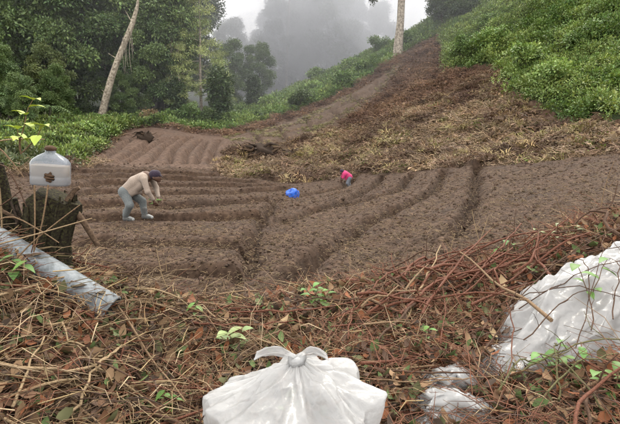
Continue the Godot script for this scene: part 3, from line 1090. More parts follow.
func emergent_tree() -> void:
	var t := thing("emergent_tree", "tall pale trunk standing alone on the skyline of the green slope", "tree", on(9.57, -55.0, -0.3))
	var st := start()
	var p := PackedVector3Array([Vector3(0, -0.3, 0), Vector3(0.02, 1.5, 0), Vector3(0.1, 4.0, 0), Vector3(0.22, 8.0, 0), Vector3(0.3, 13, 0), Vector3(0.2, 18, 0.2), Vector3(0.1, 22, 0.2)])
	add_tube(st, p, PackedFloat32Array([0.66, 0.46, 0.4, 0.38, 0.35, 0.3, 0.2]), 16, 0.35)
	add_tube(st, PackedVector3Array([Vector3(-0.5, -0.3, 0.3), Vector3(-0.42, 1.5, 0.2), Vector3(-0.25, 3.2, 0.2), Vector3(-0.1, 5.0, 0.1)]), PackedFloat32Array([0.22, 0.14, 0.12, 0.06]), 10, 0.4)
	part("trunk", st.commit(), M.bark_grey, t)
	var lobes := []
	for i in 14:
		var a := i * 2.4
		lobes.append([Vector3(cos(a) * rng.randf_range(2.0, 4.4), rng.randf_range(16, 24), sin(a) * rng.randf_range(2.0, 4.4)), Vector3(1.7, 1.1, 1.7) * rng.randf_range(0.8, 1.2)])
	for l in lobes:
		st = start()
		add_tube(st, curve_pts(Vector3(0.2, minf(l[0].y - 1.8, 20.0), 0.1), l[0], 6, 0.08), taper(6, 0.14, 0.03), 6)
		part("limb", st.commit(), M.bark_grey, t)
	# the long limb whose leafy end droops into view
	st = start()
	var end := Vector3(-2.9, 6.6, 0.3)
	add_tube(st, PackedVector3Array([Vector3(0.25, 13.5, 0.1), Vector3(-1.2, 12.0, 0.2), Vector3(-2.3, 9.8, 0.3), end]), PackedFloat32Array([0.12, 0.08, 0.05, 0.02]), 6)
	part("limb", st.commit(), M.bark_grey, t)
	var tint := [Color(0.035, 0.05, 0.025), Color(0.07, 0.09, 0.04)]
	crown(lobes, "wide", M.leaf, 26.0, tint, t)
	crown([[end + Vector3(0.0, 0.1, 0), Vector3(0.55, 0.6, 0.5)], [end + Vector3(0.15, -0.5, 0), Vector3(0.35, 0.45, 0.35)], [end + Vector3(-0.5, 0.7, 0), Vector3(0.6, 0.4, 0.5)]], "wide", M.leaf, 60.0, tint, t, Vector2(0.4, 0.7), "drooping_spray")


func build_mist() -> void:
	for s in [
		["thin haze hanging in the far forest", Vector3(-10, 18, -86), Vector3(170, 46, 92), 0.0034, true],
		["broad veil of mist over the valley beyond the green slope", Vector3(2, 24, -101), Vector3(64, 66, 58), 0.02, true],
		["low mist lying behind the green slope", Vector3(2, 14, -94), Vector3(70, 36, 34), 0.012, false],
		["thicker drift of mist above the green slope", Vector3(9, 17, -79), Vector3(34, 24, 14), 0.05, false],
		["pale drift of mist behind the lacy tree", Vector3(-10, 15, -80), Vector3(24, 20, 12), 0.035, false],
		["mist hanging between the far trees", Vector3(-2, 13, -77), Vector3(24, 22, 10), 0.045, false],
		["mist drifting over the top of the cleared slope", Vector3(16, 17, -68), Vector3(26, 18, 12), 0.022, false],
	]:
		var f := FogVolume.new()
		f.name = numbered("mist")
		f.shape = RenderingServer.FOG_VOLUME_SHAPE_BOX if s[4] else RenderingServer.FOG_VOLUME_SHAPE_ELLIPSOID
		f.size = s[2]
		f.position = s[1]
		var fm := FogMaterial.new()
		fm.density = s[3]
		fm.albedo = Color(0.96, 0.97, 1.0)
		f.material = fm
		tag(f, s[0], "", "", "stuff")
		add_child(f)


# ---------------------------------------------------------------- things on the field and the cleared slope
func lump(radius: Vector3, rings: int, sides: int, rough: float, sd: float, flat_base := 0.0) -> ArrayMesh:
	var st := start()
	st.set_smooth_group(0)
	var pts := []
	for j in rings + 1:
		var row := []
		for i in sides:
			var a := TAU * i / sides
			var b := PI * j / rings
			var v := Vector3(sin(b) * cos(a), cos(b), sin(b) * sin(a))
			var k := 1.0 + rough * fine.get_noise_3d(v.x * 1.3 + sd, v.y * 1.3, v.z * 1.3) + rough * 0.6 * fine.get_noise_3d(v.x * 3.4, v.y * 3.4 + sd, v.z * 3.4)
			var q := v * k * radius
			if flat_base > 0.0:
				q.y = maxf(q.y, -radius.y * flat_base)
			row.append(q)
		pts.append(row)
	for j in rings:
		for i in sides:
			var i2 := (i + 1) % sides
			for q in [pts[j][i], pts[j][i2], pts[j + 1][i], pts[j][i2], pts[j + 1][i2], pts[j + 1][i]]:
				st.add_vertex(q)
	st.index()
	st.generate_normals()
	return st.commit()


func root_pile(called: String, label: String, cat: String, at: Vector3, wide: float, tall: float, count: int, mats: Array, group: String) -> void:
	var t := thing(called, label, cat, at, group)
	part("root_ball", lump(Vector3(wide * 0.28, tall * 0.5, wide * 0.22), 9, 14, 0.6, at.x, 0.6), mats[0], t)
	for i in count:
		var a := rng.randf() * TAU
		var o := Vector3(cos(a), 0, sin(a) * 0.7)
		var from := o * wide * 0.1 + Vector3(0, tall * rng.randf_range(0.1, 0.5), 0)
		var to := o * wide * rng.randf_range(0.3, 0.55) + Vector3(0, tall * rng.randf_range(-0.1, 0.75), 0)
		var st := start()
		add_tube(st, curve_pts(from, to, 6, 0.16), taper(6, rng.randf_range(0.05, 0.1) * wide * 0.5, 0.015), 6, 0.4)
		part("root", st.commit(), mats[rng.randi() % mats.size()], t)


func build_field_things() -> void:
	M.root_dark = grained(Color(0.018, 0.013, 0.010), Color(0.075, 0.052, 0.038), 0.05, 1.5, 41, 0.95, 4.0)
	M.root_brown = grained(Color(0.05, 0.032, 0.022), Color(0.17, 0.115, 0.075), 0.05, 1.5, 42, 0.95, 4.0)
	# crumbs of soil: nobody could count them
	M.clod = grained(Color(0.046, 0.030, 0.021), Color(0.125, 0.084, 0.060), 0.04, 2.0, 43, 1.0)
	var lumps := [lump(Vector3(1, 0.75, 0.9), 5, 7, 0.9, 3.0), lump(Vector3(1, 0.6, 0.8), 5, 7, 1.0, 8.0), lump(Vector3(0.8, 0.8, 1), 5, 7, 0.8, 15.0)]
	var xf := [[], [], []]
	var cols := [[], [], []]
	for i in 24000:
		var z := -6.0 * pow(28.0 / 6.0, rng.randf())
		var x := rng.randf_range(-0.66, 0.66) * -z
		var reg := region(x, z)
		if reg != "field" and reg != "upper":
			continue
		var s := rng.randf_range(0.006, 0.016) * (1.0 + 2.6 * pow(rng.randf(), 6.0)) * (1.0 if z > -14.0 else 1.35)
		var y := rough_ground(x, z, reg)
		xf[i % 3].append(Transform3D(rand_basis(s), Vector3(x, y + s * 0.25, z)))
		cols[i % 3].append(vary(Color(0.85, 0.85, 0.85), 0.2).clamp())
	var o := Node3D.new()
	o.name = numbered("soil_clods")
	add_child(o)
	tag(o, "loose crumbs of dark soil over the tilled field", "soil", "", "stuff")
	for i in 3:
		scatter("clods", lumps[i], M.clod, xf[i], cols[i], o).set_meta("kind", "stuff")
	# bits of straw and stalk worked into the beds
	var straw := litter_clump(7, 0.3, 0.09, 0.003, 17)
	xf = []
	cols = []
	for i in 8000:
		var z := -6.0 * pow(28.0 / 6.0, rng.randf())
		var x := rng.randf_range(-0.66, 0.66) * -z
		var reg := region(x, z)
		if reg != "field" or noise.get_noise_2d(x * 4.0 + 500.0, z * 4.0) < -0.2:
			continue
		xf.append(Transform3D(up_basis(rng.randf_range(0.5, 1.3), 0.15), Vector3(x, rough_ground(x, z, reg) + 0.005, z)))
		cols.append(vary(Color(0.20, 0.14, 0.085), 0.45))
	tag(scatter("straw_bits", straw, M.straw, xf, cols, self), "pale bits of straw scattered over the tilled beds", "straw", "", "stuff")
	# grubbed-out roots
	var g := "grubbed out roots on the cleared slope"
	root_pile("root_pile", "wide dark pile of roots below the pale strip", "roots", on(-3.2, -31.6), 3.5, 1.05, 30, [M.root_dark, M.root_brown], g)
	root_pile("root_pile", "dark heap of roots right of the wide root pile", "roots", on(-1.2, -31.0), 1.7, 0.65, 14, [M.root_dark, M.root_brown], g)
	root_pile("stump", "uprooted stump lying on the ploughed terrace", "stump", on(-12.0, -35.8), 2.0, 0.95, 16, [M.root_dark, M.root_brown], "")
	root_pile("root_pile", "small dark roots at the field edge right of the pink worker", "roots", on(5.3, -23.6), 1.0, 0.35, 9, [M.root_dark], g)
	root_pile("root_pile", "clump of roots behind the pink worker", "roots", on(2.5, -30.6), 1.4, 0.45, 10, [M.root_dark, M.root_brown], g)
	root_pile("root_pile", "low brown roots at the corner of the ploughed terrace", "roots", on(-7.2, -40.2), 1.4, 0.4, 10, [M.root_brown], g)
	root_pile("root_pile", "dark hump of roots high on the cleared slope", "roots", on(8.4, -36.5), 1.7, 0.5, 11, [M.root_dark, M.root_brown], g)
	root_pile("root_pile", "dark roots beside the dry litter near the vine hillside", "roots", on(8.6, -25.4), 1.2, 0.35, 9, [M.root_dark, M.root_brown], g)
	for s in [["long pale branch lying high on the cleared slope", 6.2, -40.0, 1.9, 0.5], ["bare branch lying across the middle of the cleared slope", 7.6, -32.0, 1.5, -0.4], ["short bare branch above the small dark roots", 4.4, -26.4, 1.0, 0.9], ["thin branch lying at the terrace edge", -6.6, -34.2, 1.2, 0.2], ["pale branch at the foot of the vine hillside", 11.3, -27.2, 1.5, 1.2]]:
		var st := start()
		var d: Vector3 = Vector3(cos(s[4]), 0, sin(s[4])) * s[3]
		var a := on(s[1], s[2], 0.06)
		var b := on(s[1] + d.x, s[2] + d.z, 0.1)
		add_tube(st, curve_pts(Vector3.ZERO, b - a, 7, 0.06), taper(7, 0.05, 0.02), 6, 0.2)
		var br := part("fallen_branch", st.commit(), M.bark_grey, self)
		br.position = a
		tag(br, s[0], "branch", "branches lying on the cleared slope")
	blue_bag()
	print("field things ", Time.get_ticks_msec())


func blue_bag() -> void:
	M.blue = plain(Color(0.022, 0.105, 0.50), 0.4)
	var t := thing("blue_bag", "crumpled bright blue plastic sack lying in the field", "sack", on(-0.68, -18.15, 0.0))
	t.scale = Vector3.ONE * 0.8
	var st := start()
	var rows := 12
	var n := 26
	var pts := []
	for j in rows + 1:
		var u := j / float(rows)
		var row := []
		for i in n:
			var a := TAU * i / n
			var r := (0.245 * (0.85 + 0.2 * sin(u * PI)) if u < 0.86 else lerpf(0.22, 0.01, (u - 0.86) / 0.14))
			r *= 1.0 + 0.22 * fine.get_noise_3d(cos(a) * 1.6, u * 2.2 + 9.0, sin(a) * 1.6) + 0.05 * sin(a * 7.0 + u * 3.0)
			row.append(Vector3(cos(a) * r * 1.1 - 0.05 * u, -0.03 + 0.47 * minf(u, 0.88) * (1.0 + 0.22 * sin(a + 2.4) * minf(u * 1.2, 1.0)), sin(a) * r * 0.8))
		pts.append(row)
	for j in rows:
		for i in n:
			var i2 := (i + 1) % n
			for q in [pts[j][i], pts[j + 1][i], pts[j][i2], pts[j][i2], pts[j + 1][i], pts[j + 1][i2]]:
				st.add_vertex(q)
	st.index()
	st.generate_normals()
	part("sack", st.commit(), M.blue, t)
	st = start()
	add_tube(st, PackedVector3Array([Vector3(0.2, 0.34, 0.1), Vector3(0.3, 0.36, 0.14), Vector3(0.33, 0.22, 0.16), Vector3(0.3, 0.06, 0.15)]), PackedFloat32Array([0.03, 0.035, 0.03, 0.02]), 6, 0.3)
	part("flap", st.commit(), M.blue, t)


# ---------------------------------------------------------------- people
func blend_mesh(st: SurfaceTool, bones: Array, cell: float, k: float) -> void:   # surface nets round tapered capsules joined by a smooth minimum
	var lo := Vector3.ONE * 1e9
	var hi := -lo
	for b in bones:
		var r: float = maxf(b[2], b[3]) + k + cell * 2.0
		lo = lo.min(b[0] - Vector3.ONE * r).min(b[1] - Vector3.ONE * r)
		hi = hi.max(b[0] + Vector3.ONE * r).max(b[1] + Vector3.ONE * r)
	var n := Vector3i(((hi - lo) / cell).ceil()) + Vector3i.ONE
	var f := PackedFloat32Array()
	f.resize(n.x * n.y * n.z)
	f.fill(1.0)
	for b in bones:
		var a: Vector3 = b[0]
		var ab: Vector3 = b[1] - a
		var len2 := maxf(ab.length_squared(), 1e-9)
		var r: float = maxf(b[2], b[3]) + k + cell * 1.5
		var i0 := Vector3i(((a.min(b[1]) - Vector3.ONE * r - lo) / cell).floor()).clamp(Vector3i.ZERO, n - Vector3i.ONE)
		var i1 := Vector3i(((a.max(b[1]) + Vector3.ONE * r - lo) / cell).ceil()).clamp(Vector3i.ZERO, n - Vector3i.ONE)
		for z in range(i0.z, i1.z + 1):
			for y in range(i0.y, i1.y + 1):
				for x in range(i0.x, i1.x + 1):
					var p := lo + Vector3(x, y, z) * cell
					var t := clampf((p - a).dot(ab) / len2, 0.0, 1.0)
					var d: float = p.distance_to(a + ab * t) - lerpf(b[2], b[3], t)
					var at := (z * n.y + y) * n.x + x
					var e := f[at]
					var m := clampf(0.5 + 0.5 * (e - d) / k, 0.0, 1.0)
					f[at] = lerpf(e, d, m) - k * m * (1.0 - m)
	var step := [1, n.x, n.x * n.y]
	var found := {}
	var corner := []
	for c in 8:
		corner.append((c & 1) + ((c >> 1) & 1) * n.x + ((c >> 2) & 1) * n.x * n.y)
	for z in n.z - 1:
		for y in n.y - 1:
			var row := (z * n.y + y) * n.x
			for x in n.x - 1:
				var at := row + x
				var below := 0
				for c in corner:
					if f[at + c] < 0.0:
						below += 1
				if below == 0 or below == 8:
					continue
				var sum := Vector3.ZERO
				var cnt := 0
				for c in 8:
					for ax in 3:
						if c & (1 << ax):
							continue
						var fa := f[at + corner[c]]
						var fb := f[at + corner[c | (1 << ax)]]
						if (fa < 0.0) != (fb < 0.0):
							var q := Vector3(c & 1, (c >> 1) & 1, (c >> 2) & 1)
							q[ax] += fa / (fa - fb)
							sum += q
							cnt += 1
				var grad := Vector3(
					f[at + corner[1]] + f[at + corner[3]] + f[at + corner[5]] + f[at + corner[7]] - f[at] - f[at + corner[2]] - f[at + corner[4]] - f[at + corner[6]],
					f[at + corner[2]] + f[at + corner[3]] + f[at + corner[6]] + f[at + corner[7]] - f[at] - f[at + corner[1]] - f[at + corner[4]] - f[at + corner[5]],
					f[at + corner[4]] + f[at + corner[5]] + f[at + corner[6]] + f[at + corner[7]] - f[at] - f[at + corner[1]] - f[at + corner[2]] - f[at + corner[3]])
				found[at] = [lo + (Vector3(x, y, z) + sum / cnt) * cell, grad.normalized()]
	for at in found:
		for ax in 3:
			var u: int = step[(ax + 1) % 3]
			var v: int = step[(ax + 2) % 3]
			var fa := f[at]
			var fb := f[at + step[ax]]
			if (fa < 0.0) == (fb < 0.0):
				continue
			if not (found.has(at - u) and found.has(at - v) and found.has(at - u - v)):
				continue
			var quad := [at, at - u, at - u - v, at - v]
			if fa < 0.0:
				quad.reverse()
			for c in [0, 1, 2, 0, 2, 3]:
				var q: Array = found[quad[c]]
				st.set_normal(q[1])
				st.add_vertex(q[0])


func body_part(called: String, bones: Array, cell: float, k: float, mat: Material, parent: Node) -> MeshInstance3D:
	var st := start()
	blend_mesh(st, bones, cell, k)
	st.index()
	return part(called, st.commit(), mat, parent)


func hand_bones(wrist: Vector3, along: Vector3, palm_side: Vector3, s: float) -> Array:   # a palm, four curled fingers of unequal length and a thumb
	var out := []
	var across := along.cross(palm_side).normalized()
	var knuckle := wrist + along * 0.085 * s
	out.append([wrist, wrist + along * 0.03 * s, 0.026 * s, 0.03 * s])
	for i in 4:
		var o := across * (i - 1.5) * 0.021 * s
		out.append([wrist + along * 0.02 * s + o * 0.6, knuckle + o, 0.016 * s, 0.013 * s])
		var l: float = [0.07, 0.08, 0.075, 0.058][i] * s
		var mid := knuckle + o + (along * 0.8 + palm_side * 0.5).normalized() * l * 0.55
		var tip := mid + (along * 0.35 + palm_side * 0.9).normalized() * l * 0.5
		out.append([knuckle + o, mid, 0.011 * s, 0.0095 * s])
		out.append([mid, tip, 0.0095 * s, 0.0075 * s])
	var root := wrist + along * 0.03 * s - across * 0.03 * s
	var joint := root + (along * 0.6 - across * 0.6 + palm_side * 0.3).normalized() * 0.045 * s
	out.append([wrist + along * 0.015 * s, root, 0.018 * s, 0.015 * s])
	out.append([root, joint, 0.014 * s, 0.011 * s])
	out.append([joint, joint + (along * 0.7 + palm_side * 0.6).normalized() * 0.035 * s, 0.011 * s, 0.008 * s])
	return out


func fabric(lo: Color, hi: Color, sd: int) -> StandardMaterial3D:
	var m := grained(lo, hi, 0.03, 3.0, sd, 0.95, 2.0)
	m.vertex_color_use_as_albedo = false
	m.uv1_world_triplanar = false
	m.rim_enabled = true
	m.rim = 0.2
	return m


func build_people() -> void:
	M.skin = plain(Color(0.085, 0.045, 0.03), 0.6)
	M.shirt = fabric(Color(0.20, 0.158, 0.128), Color(0.35, 0.285, 0.24), 51)
	M.denim = fabric(Color(0.07, 0.08, 0.085), Color(0.19, 0.20, 0.195), 52)
	M.cap = fabric(Color(0.018, 0.013, 0.022), Color(0.045, 0.032, 0.05), 53)
	M.boot = fabric(Color(0.06, 0.06, 0.058), Color(0.17, 0.17, 0.165), 54)
	M.white_rubber = plain(Color(0.27, 0.275, 0.27), 0.6)
	M.pink = fabric(Color(0.36, 0.026, 0.10), Color(0.50, 0.05, 0.155), 55)
	M.grey_cloth = fabric(Color(0.09, 0.10, 0.12), Color(0.19, 0.20, 0.23), 56)
	# ---- man bending over the bed
	var t := thing("person", "person in beige shirt and dark cap bending over the furrow", "person", Vector3(-4.44, gh(-4.44, -11.9) + 0.045, -12.0))
	var hip := [Vector3(-0.13, 0.63, 0.09), Vector3(-0.10, 0.62, -0.09)]
	var knee := [Vector3(0.01, 0.37, 0.22), Vector3(0.15, 0.39, -0.19)]
	var ankle := [Vector3(-0.14, 0.08, 0.12), Vector3(0.20, 0.08, -0.12)]
	var shoulder := [Vector3(0.35, 0.93, 0.19), Vector3(0.38, 0.95, -0.18)]
	var elbow := [Vector3(0.43, 0.67, 0.24), Vector3(0.47, 0.69, -0.24)]
	var wrist := [Vector3(0.52, 0.44, 0.12), Vector3(0.56, 0.45, -0.08)]
	var head := Vector3(0.55, 0.985, 0.02)
	var skin := []
	skin.append([Vector3(-0.10, 0.66, 0), Vector3(0.33, 0.97, 0), 0.12, 0.13])
	skin.append([Vector3(0.36, 0.98, 0), head + Vector3(-0.05, -0.02, 0), 0.06, 0.055])
	skin.append([head + Vector3(-0.02, 0.03, 0), head + Vector3(0.03, -0.03, 0), 0.092, 0.085])
	skin.append([head + Vector3(0.04, -0.05, 0), head + Vector3(0.065, -0.10, 0), 0.06, 0.042])
	skin.append([head + Vector3(0.105, -0.02, 0), head + Vector3(0.125, -0.055, 0), 0.012, 0.018])
	for s in [-1, 1]:
		skin.append([head + Vector3(-0.03, -0.02, 0.09 * s), head + Vector3(-0.02, -0.05, 0.09 * s), 0.016, 0.012])
	for i in 2:
		skin.append([hip[i], knee[i], 0.085, 0.06])
		skin.append([knee[i], ankle[i], 0.055, 0.04])
		skin.append([shoulder[i], elbow[i], 0.05, 0.04])
		skin.append([elbow[i], wrist[i], 0.04, 0.027])
	var st := start()
	blend_mesh(st, skin, 0.016, 0.03)
	for i in 2:
		var along: Vector3 = (wrist[i] - elbow[i]).normalized()
		blend_mesh(st, hand_bones(wrist[i], (along + Vector3(0.1, -0.35, 0)).normalized(), Vector3(0, 0, -1.0 if i == 0 else 1.0), 1.05), 0.006, 0.008)
	st.index()
	part("body", st.commit(), M.skin, t)
	for s in [-1, 1]:
		var e := part("eye", lump(Vector3(0.012, 0.012, 0.012), 5, 8, 0.0, 0.0), M.cap, t)
		e.position = head + Vector3(0.098, 0.0, 0.032 * s)
	part("mouth", lump(Vector3(0.008, 0.006, 0.022), 5, 8, 0.0, 0.0), M.skin, t).position = head + Vector3(0.105, -0.105, 0)
	body_part("shirt", [
		[Vector3(-0.13, 0.66, -0.03), Vector3(0.08, 0.84, -0.03), 0.125, 0.135], [Vector3(-0.13, 0.66, 0.04), Vector3(0.08, 0.84, 0.04), 0.125, 0.135],
		[Vector3(0.08, 0.84, 0), Vector3(0.31, 0.97, 0), 0.15, 0.125],
		[Vector3(0.31, 0.955, -0.12), Vector3(0.31, 0.955, 0.12), 0.105, 0.105], [Vector3(0.36, 0.985, 0), Vector3(0.45, 1.005, 0), 0.075, 0.065],
		[shoulder[0], elbow[0], 0.072, 0.058], [elbow[0], elbow[0].lerp(wrist[0], 0.75), 0.058, 0.046],
		[shoulder[1], elbow[1], 0.072, 0.058], [elbow[1], elbow[1].lerp(wrist[1], 0.75), 0.058, 0.046],
		[Vector3(-0.19, 0.64, -0.08), Vector3(-0.20, 0.60, 0.09), 0.07, 0.065],
		[Vector3(-0.07, 0.60, 0.06), Vector3(0.24, 0.80, 0.06), 0.105, 0.10], [Vector3(-0.07, 0.60, -0.06), Vector3(0.24, 0.80, -0.06), 0.105, 0.10], [Vector3(-0.10, 0.55, 0.07), Vector3(0.05, 0.62, 0.09), 0.07, 0.06], [Vector3(0.10, 0.64, 0.08), Vector3(0.16, 0.62, -0.04), 0.06, 0.05],
	], 0.014, 0.03, M.shirt, t)
	for i in 6:   # creases of the shirt across the back
		st = start()
		var a := Vector3(-0.1 + i * 0.075, 0.70 + i * 0.05, 0.105)
		add_tube(st, curve_pts(a + Vector3(-0.03, 0.10, -0.01), a + Vector3(0.05, -0.11, 0.03), 6, 0.1), PackedFloat32Array([0.004, 0.016, 0.02, 0.018, 0.013, 0.003]), 6)
		part("shirt_fold", st.commit(), M.shirt, t)
	st = start()   # hem hanging loose over the trousers
	var hem := PackedVector3Array()
	for i in 25:
		var a := TAU * i / 24.0
		hem.append(Vector3(-0.16 + 0.085 * sin(a) * -0.9 + 0.02 * sin(a * 5.0), 0.585 + 0.12 * sin(a), 0.165 * cos(a)))
	add_tube(st, hem, taper(25, 0.016, 0.016), 7, 0.3)
	part("shirt_hem", st.commit(), M.shirt, t)
	body_part("trousers", [
		[Vector3(-0.14, 0.64, -0.08), Vector3(-0.14, 0.64, 0.08), 0.135, 0.135],
		[hip[0], knee[0], 0.115, 0.085], [knee[0], ankle[0] + Vector3(0.01, 0.05, 0.01), 0.085, 0.068],
		[hip[1], knee[1], 0.115, 0.085], [knee[1], ankle[1] + Vector3(0.0, 0.05, -0.01), 0.085, 0.068],
	], 0.016, 0.03, M.denim, t)
	for i in 2:
		var a: Vector3 = ankle[i]
		var b := body_part("boot", [[a + Vector3(0.01, 0.14, 0), a, 0.062, 0.055], [a + Vector3(-0.01, -0.03, 0), a + Vector3(0.15, -0.045, 0.02), 0.055, 0.042]], 0.012, 0.02, M.boot, t)
		var st2 := start()
		blend_mesh(st2, [[a + Vector3(0.09, -0.025, 0.0), a + Vector3(0.17, -0.045, 0.02), 0.05, 0.04]], 0.01, 0.01)
		part("toe_cap", st2.commit(), M.white_rubber, b)
	var cap := body_part("cap", [[head + Vector3(-0.035, 0.035, 0), head + Vector3(0.02, 0.04, 0), 0.105, 0.098], [head + Vector3(-0.075, -0.01, 0), head + Vector3(-0.06, 0.02, 0), 0.055, 0.08]], 0.012, 0.02, M.cap, t)
	body_part("brim", [[head + Vector3(0.09, 0.03, -0.05), head + Vector3(0.09, 0.03, 0.05), 0.016, 0.016], [head + Vector3(0.12, 0.012, -0.035), head + Vector3(0.12, 0.012, 0.035), 0.012, 0.012], [head + Vector3(0.15, -0.012, -0.02), head + Vector3(0.15, -0.012, 0.02), 0.008, 0.008]], 0.008, 0.03, M.cap, cap)
	t.scale = Vector3.ONE * 1.12
	# seedlings held in the hands
	var pl := thing("seedling_bunch", "small bunch of green seedlings held by the bending person", "seedlings", t.position + Vector3(0.61, 0.40, 0.06))
	for i in 7:
		st = start()
		var tip := Vector3(rng.randf_range(-0.1, 0.12), rng.randf_range(0.02, 0.17), rng.randf_range(-0.06, 0.08))
		add_tube(st, curve_pts(Vector3(0, -0.03, 0), tip, 4, 0.1), taper(4, 0.004, 0.002), 4, 0.0, Color(0.25, 0.34, 0.12))
		for q in 3:
			add_tube(st, PackedVector3Array([tip, tip + Vector3(rng.randf_range(-0.03, 0.03), 0.02, 0.01), tip + Vector3(rng.randf_range(-0.07, 0.07), rng.randf_range(-0.02, 0.05), 0.02)]), PackedFloat32Array([0.003, 0.016, 0.002]), 4, 0.0, Color(0.16, 0.30, 0.07))
		part("seedling", st.commit(), M.leaf, pl)
	# ---- worker in pink, farther off
	var p0 := Vector3(1.72, gh(1.72, -22.0) + 0.03, -22.0)
	t = thing("person", "person in a bright pink top stooping at the far edge of the field", "person", p0)
	head = Vector3(-0.28, 0.80, 0.02)
	hip = [Vector3(0.06, 0.53, 0.08), Vector3(0.08, 0.52, -0.08)]
	knee = [Vector3(-0.03, 0.30, 0.13), Vector3(0.06, 0.29, -0.12)]
	ankle = [Vector3(0.06, 0.07, 0.09), Vector3(0.14, 0.07, -0.09)]
	shoulder = [Vector3(-0.17, 0.68, 0.15), Vector3(-0.19, 0.70, -0.14)]
	elbow = [Vector3(-0.27, 0.46, 0.17), Vector3(-0.30, 0.48, -0.15)]
	wrist = [Vector3(-0.33, 0.27, 0.09), Vector3(-0.36, 0.28, -0.05)]
	skin = [[Vector3(0.05, 0.55, 0), Vector3(-0.17, 0.72, 0), 0.1, 0.1], [Vector3(-0.17, 0.73, 0), head + Vector3(0.03, 0, 0), 0.05, 0.045], [head + Vector3(0.01, 0.02, 0), head + Vector3(-0.02, -0.03, 0), 0.078, 0.072], [head + Vector3(-0.03, -0.04, 0), head + Vector3(-0.05, -0.085, 0), 0.05, 0.036], [head + Vector3(-0.085, -0.015, 0), head + Vector3(-0.10, -0.045, 0), 0.01, 0.015]]
	for i in 2:
		skin.append([hip[i], knee[i], 0.07, 0.05])
		skin.append([knee[i], ankle[i], 0.045, 0.035])
		skin.append([shoulder[i], elbow[i], 0.042, 0.034])
		skin.append([elbow[i], wrist[i], 0.034, 0.024])
		skin.append([ankle[i], ankle[i] + Vector3(-0.11, -0.035, 0), 0.036, 0.026])
	st = start()
	blend_mesh(st, skin, 0.018, 0.03)
	for i in 2:
		blend_mesh(st, hand_bones(wrist[i], (wrist[i] - elbow[i]).normalized(), Vector3(0, 0, -1.0 if i == 0 else 1.0), 0.9), 0.007, 0.008)
	st.index()
	part("body", st.commit(), M.skin, t)
	for s in [-1, 1]:
		part("eye", lump(Vector3(0.01, 0.01, 0.01), 5, 8, 0.0, 0.0), M.cap, t).position = head + Vector3(-0.083, 0.0, 0.028 * s)
	body_part("hair", [[head + Vector3(0.02, 0.03, 0), head + Vector3(-0.01, 0.045, 0), 0.09, 0.08], [head + Vector3(0.05, -0.02, 0), head + Vector3(0.06, 0.02, 0), 0.055, 0.06]], 0.014, 0.02, M.cap, t)
	body_part("pink_top", [
		[Vector3(0.06, 0.57, 0.0), Vector3(-0.15, 0.72, 0.0), 0.155, 0.15], [Vector3(-0.13, 0.71, -0.11), Vector3(-0.13, 0.71, 0.11), 0.115, 0.115],
		[shoulder[0], shoulder[0].lerp(elbow[0], 0.6), 0.07, 0.06], [shoulder[1], shoulder[1].lerp(elbow[1], 0.6), 0.07, 0.06], [Vector3(-0.06, 0.6, 0.08), Vector3(-0.10, 0.48, 0.09), 0.09, 0.05],
	], 0.018, 0.04, M.pink, t)
	body_part("trousers", [
		[Vector3(0.07, 0.53, -0.06), Vector3(0.07, 0.53, 0.06), 0.11, 0.11], [hip[0], knee[0], 0.09, 0.065], [knee[0], ankle[0] + Vector3(0, 0.05, 0), 0.065, 0.055], [hip[1], knee[1], 0.09, 0.065], [knee[1], ankle[1] + Vector3(0, 0.05, 0), 0.065, 0.055],
	], 0.018, 0.03, M.grey_cloth, t)
	print("people ", Time.get_ticks_msec())


# ---------------------------------------------------------------- the brush strewn bank
var film := FastNoiseLite.new()

func lie(x: float, z: float, lift := 0.0) -> Vector3:
	return Vector3(x, rough_ground(x, z, "bank") + lift, z)


func smooth_line(p: Array, n: int) -> PackedVector3Array:
	var c := Curve3D.new()
	for i in p.size():
		var t: Vector3 = (p[mini(i + 1, p.size() - 1)] - p[maxi(i - 1, 0)]) / 6.0
		c.add_point(p[i], -t, t)
	var out := PackedVector3Array()
	var l := c.get_baked_length()
	for i in n:
		out.append(c.sample_baked(l * i / (n - 1.0), true))
	return out


func stem(label: String, p: Array, r: float, mat: Material, group := "", called := "dry_stem", nodes := 0) -> Node3D:   # p: x, z, lift above the ground
	var w := []
	for q in p:
		w.append(lie(q[0], q[1], q[2]))
	var o: Vector3 = w[0]
	for i in w.size():
		w[i] -= o
	var line := smooth_line(w, 12)
	for i in line.size():
		line[i] += Vector3(fine.get_noise_2d(i * 0.5 + o.x * 7.0, 3.0), fine.get_noise_2d(i * 0.5 + o.x * 7.0, 9.0), fine.get_noise_2d(i * 0.5 + o.z * 7.0, 15.0)) * 0.025
	var st := start()
	var rad := taper(12, r, r * 0.55)
	for i in 12:
		rad[i] *= 1.0 + 0.18 * fine.get_noise_2d(i * 1.7, o.x * 11.0)
	add_tube(st, line, rad, 7, 0.0)
	var m := part(called, st.commit(), mat, self)
	m.position = o
	tag(m, label, "stem" if called == "dry_stem" else "branch", group)
	for k in nodes:   # side shoots
		var i := 2 + (k * 3) % 9
		var s2 := start()
		var d := Vector3(rng.randf_range(-1, 1), rng.randf_range(0.1, 0.9), rng.randf_range(-1, 1)).normalized() * rng.randf_range(0.08, 0.22)
		add_tube(s2, curve_pts(line[i], line[i] + d, 5, 0.12), taper(5, r * 0.5, r * 0.2), 5)
		part("side_shoot", s2.commit(), mat, m)
	return m


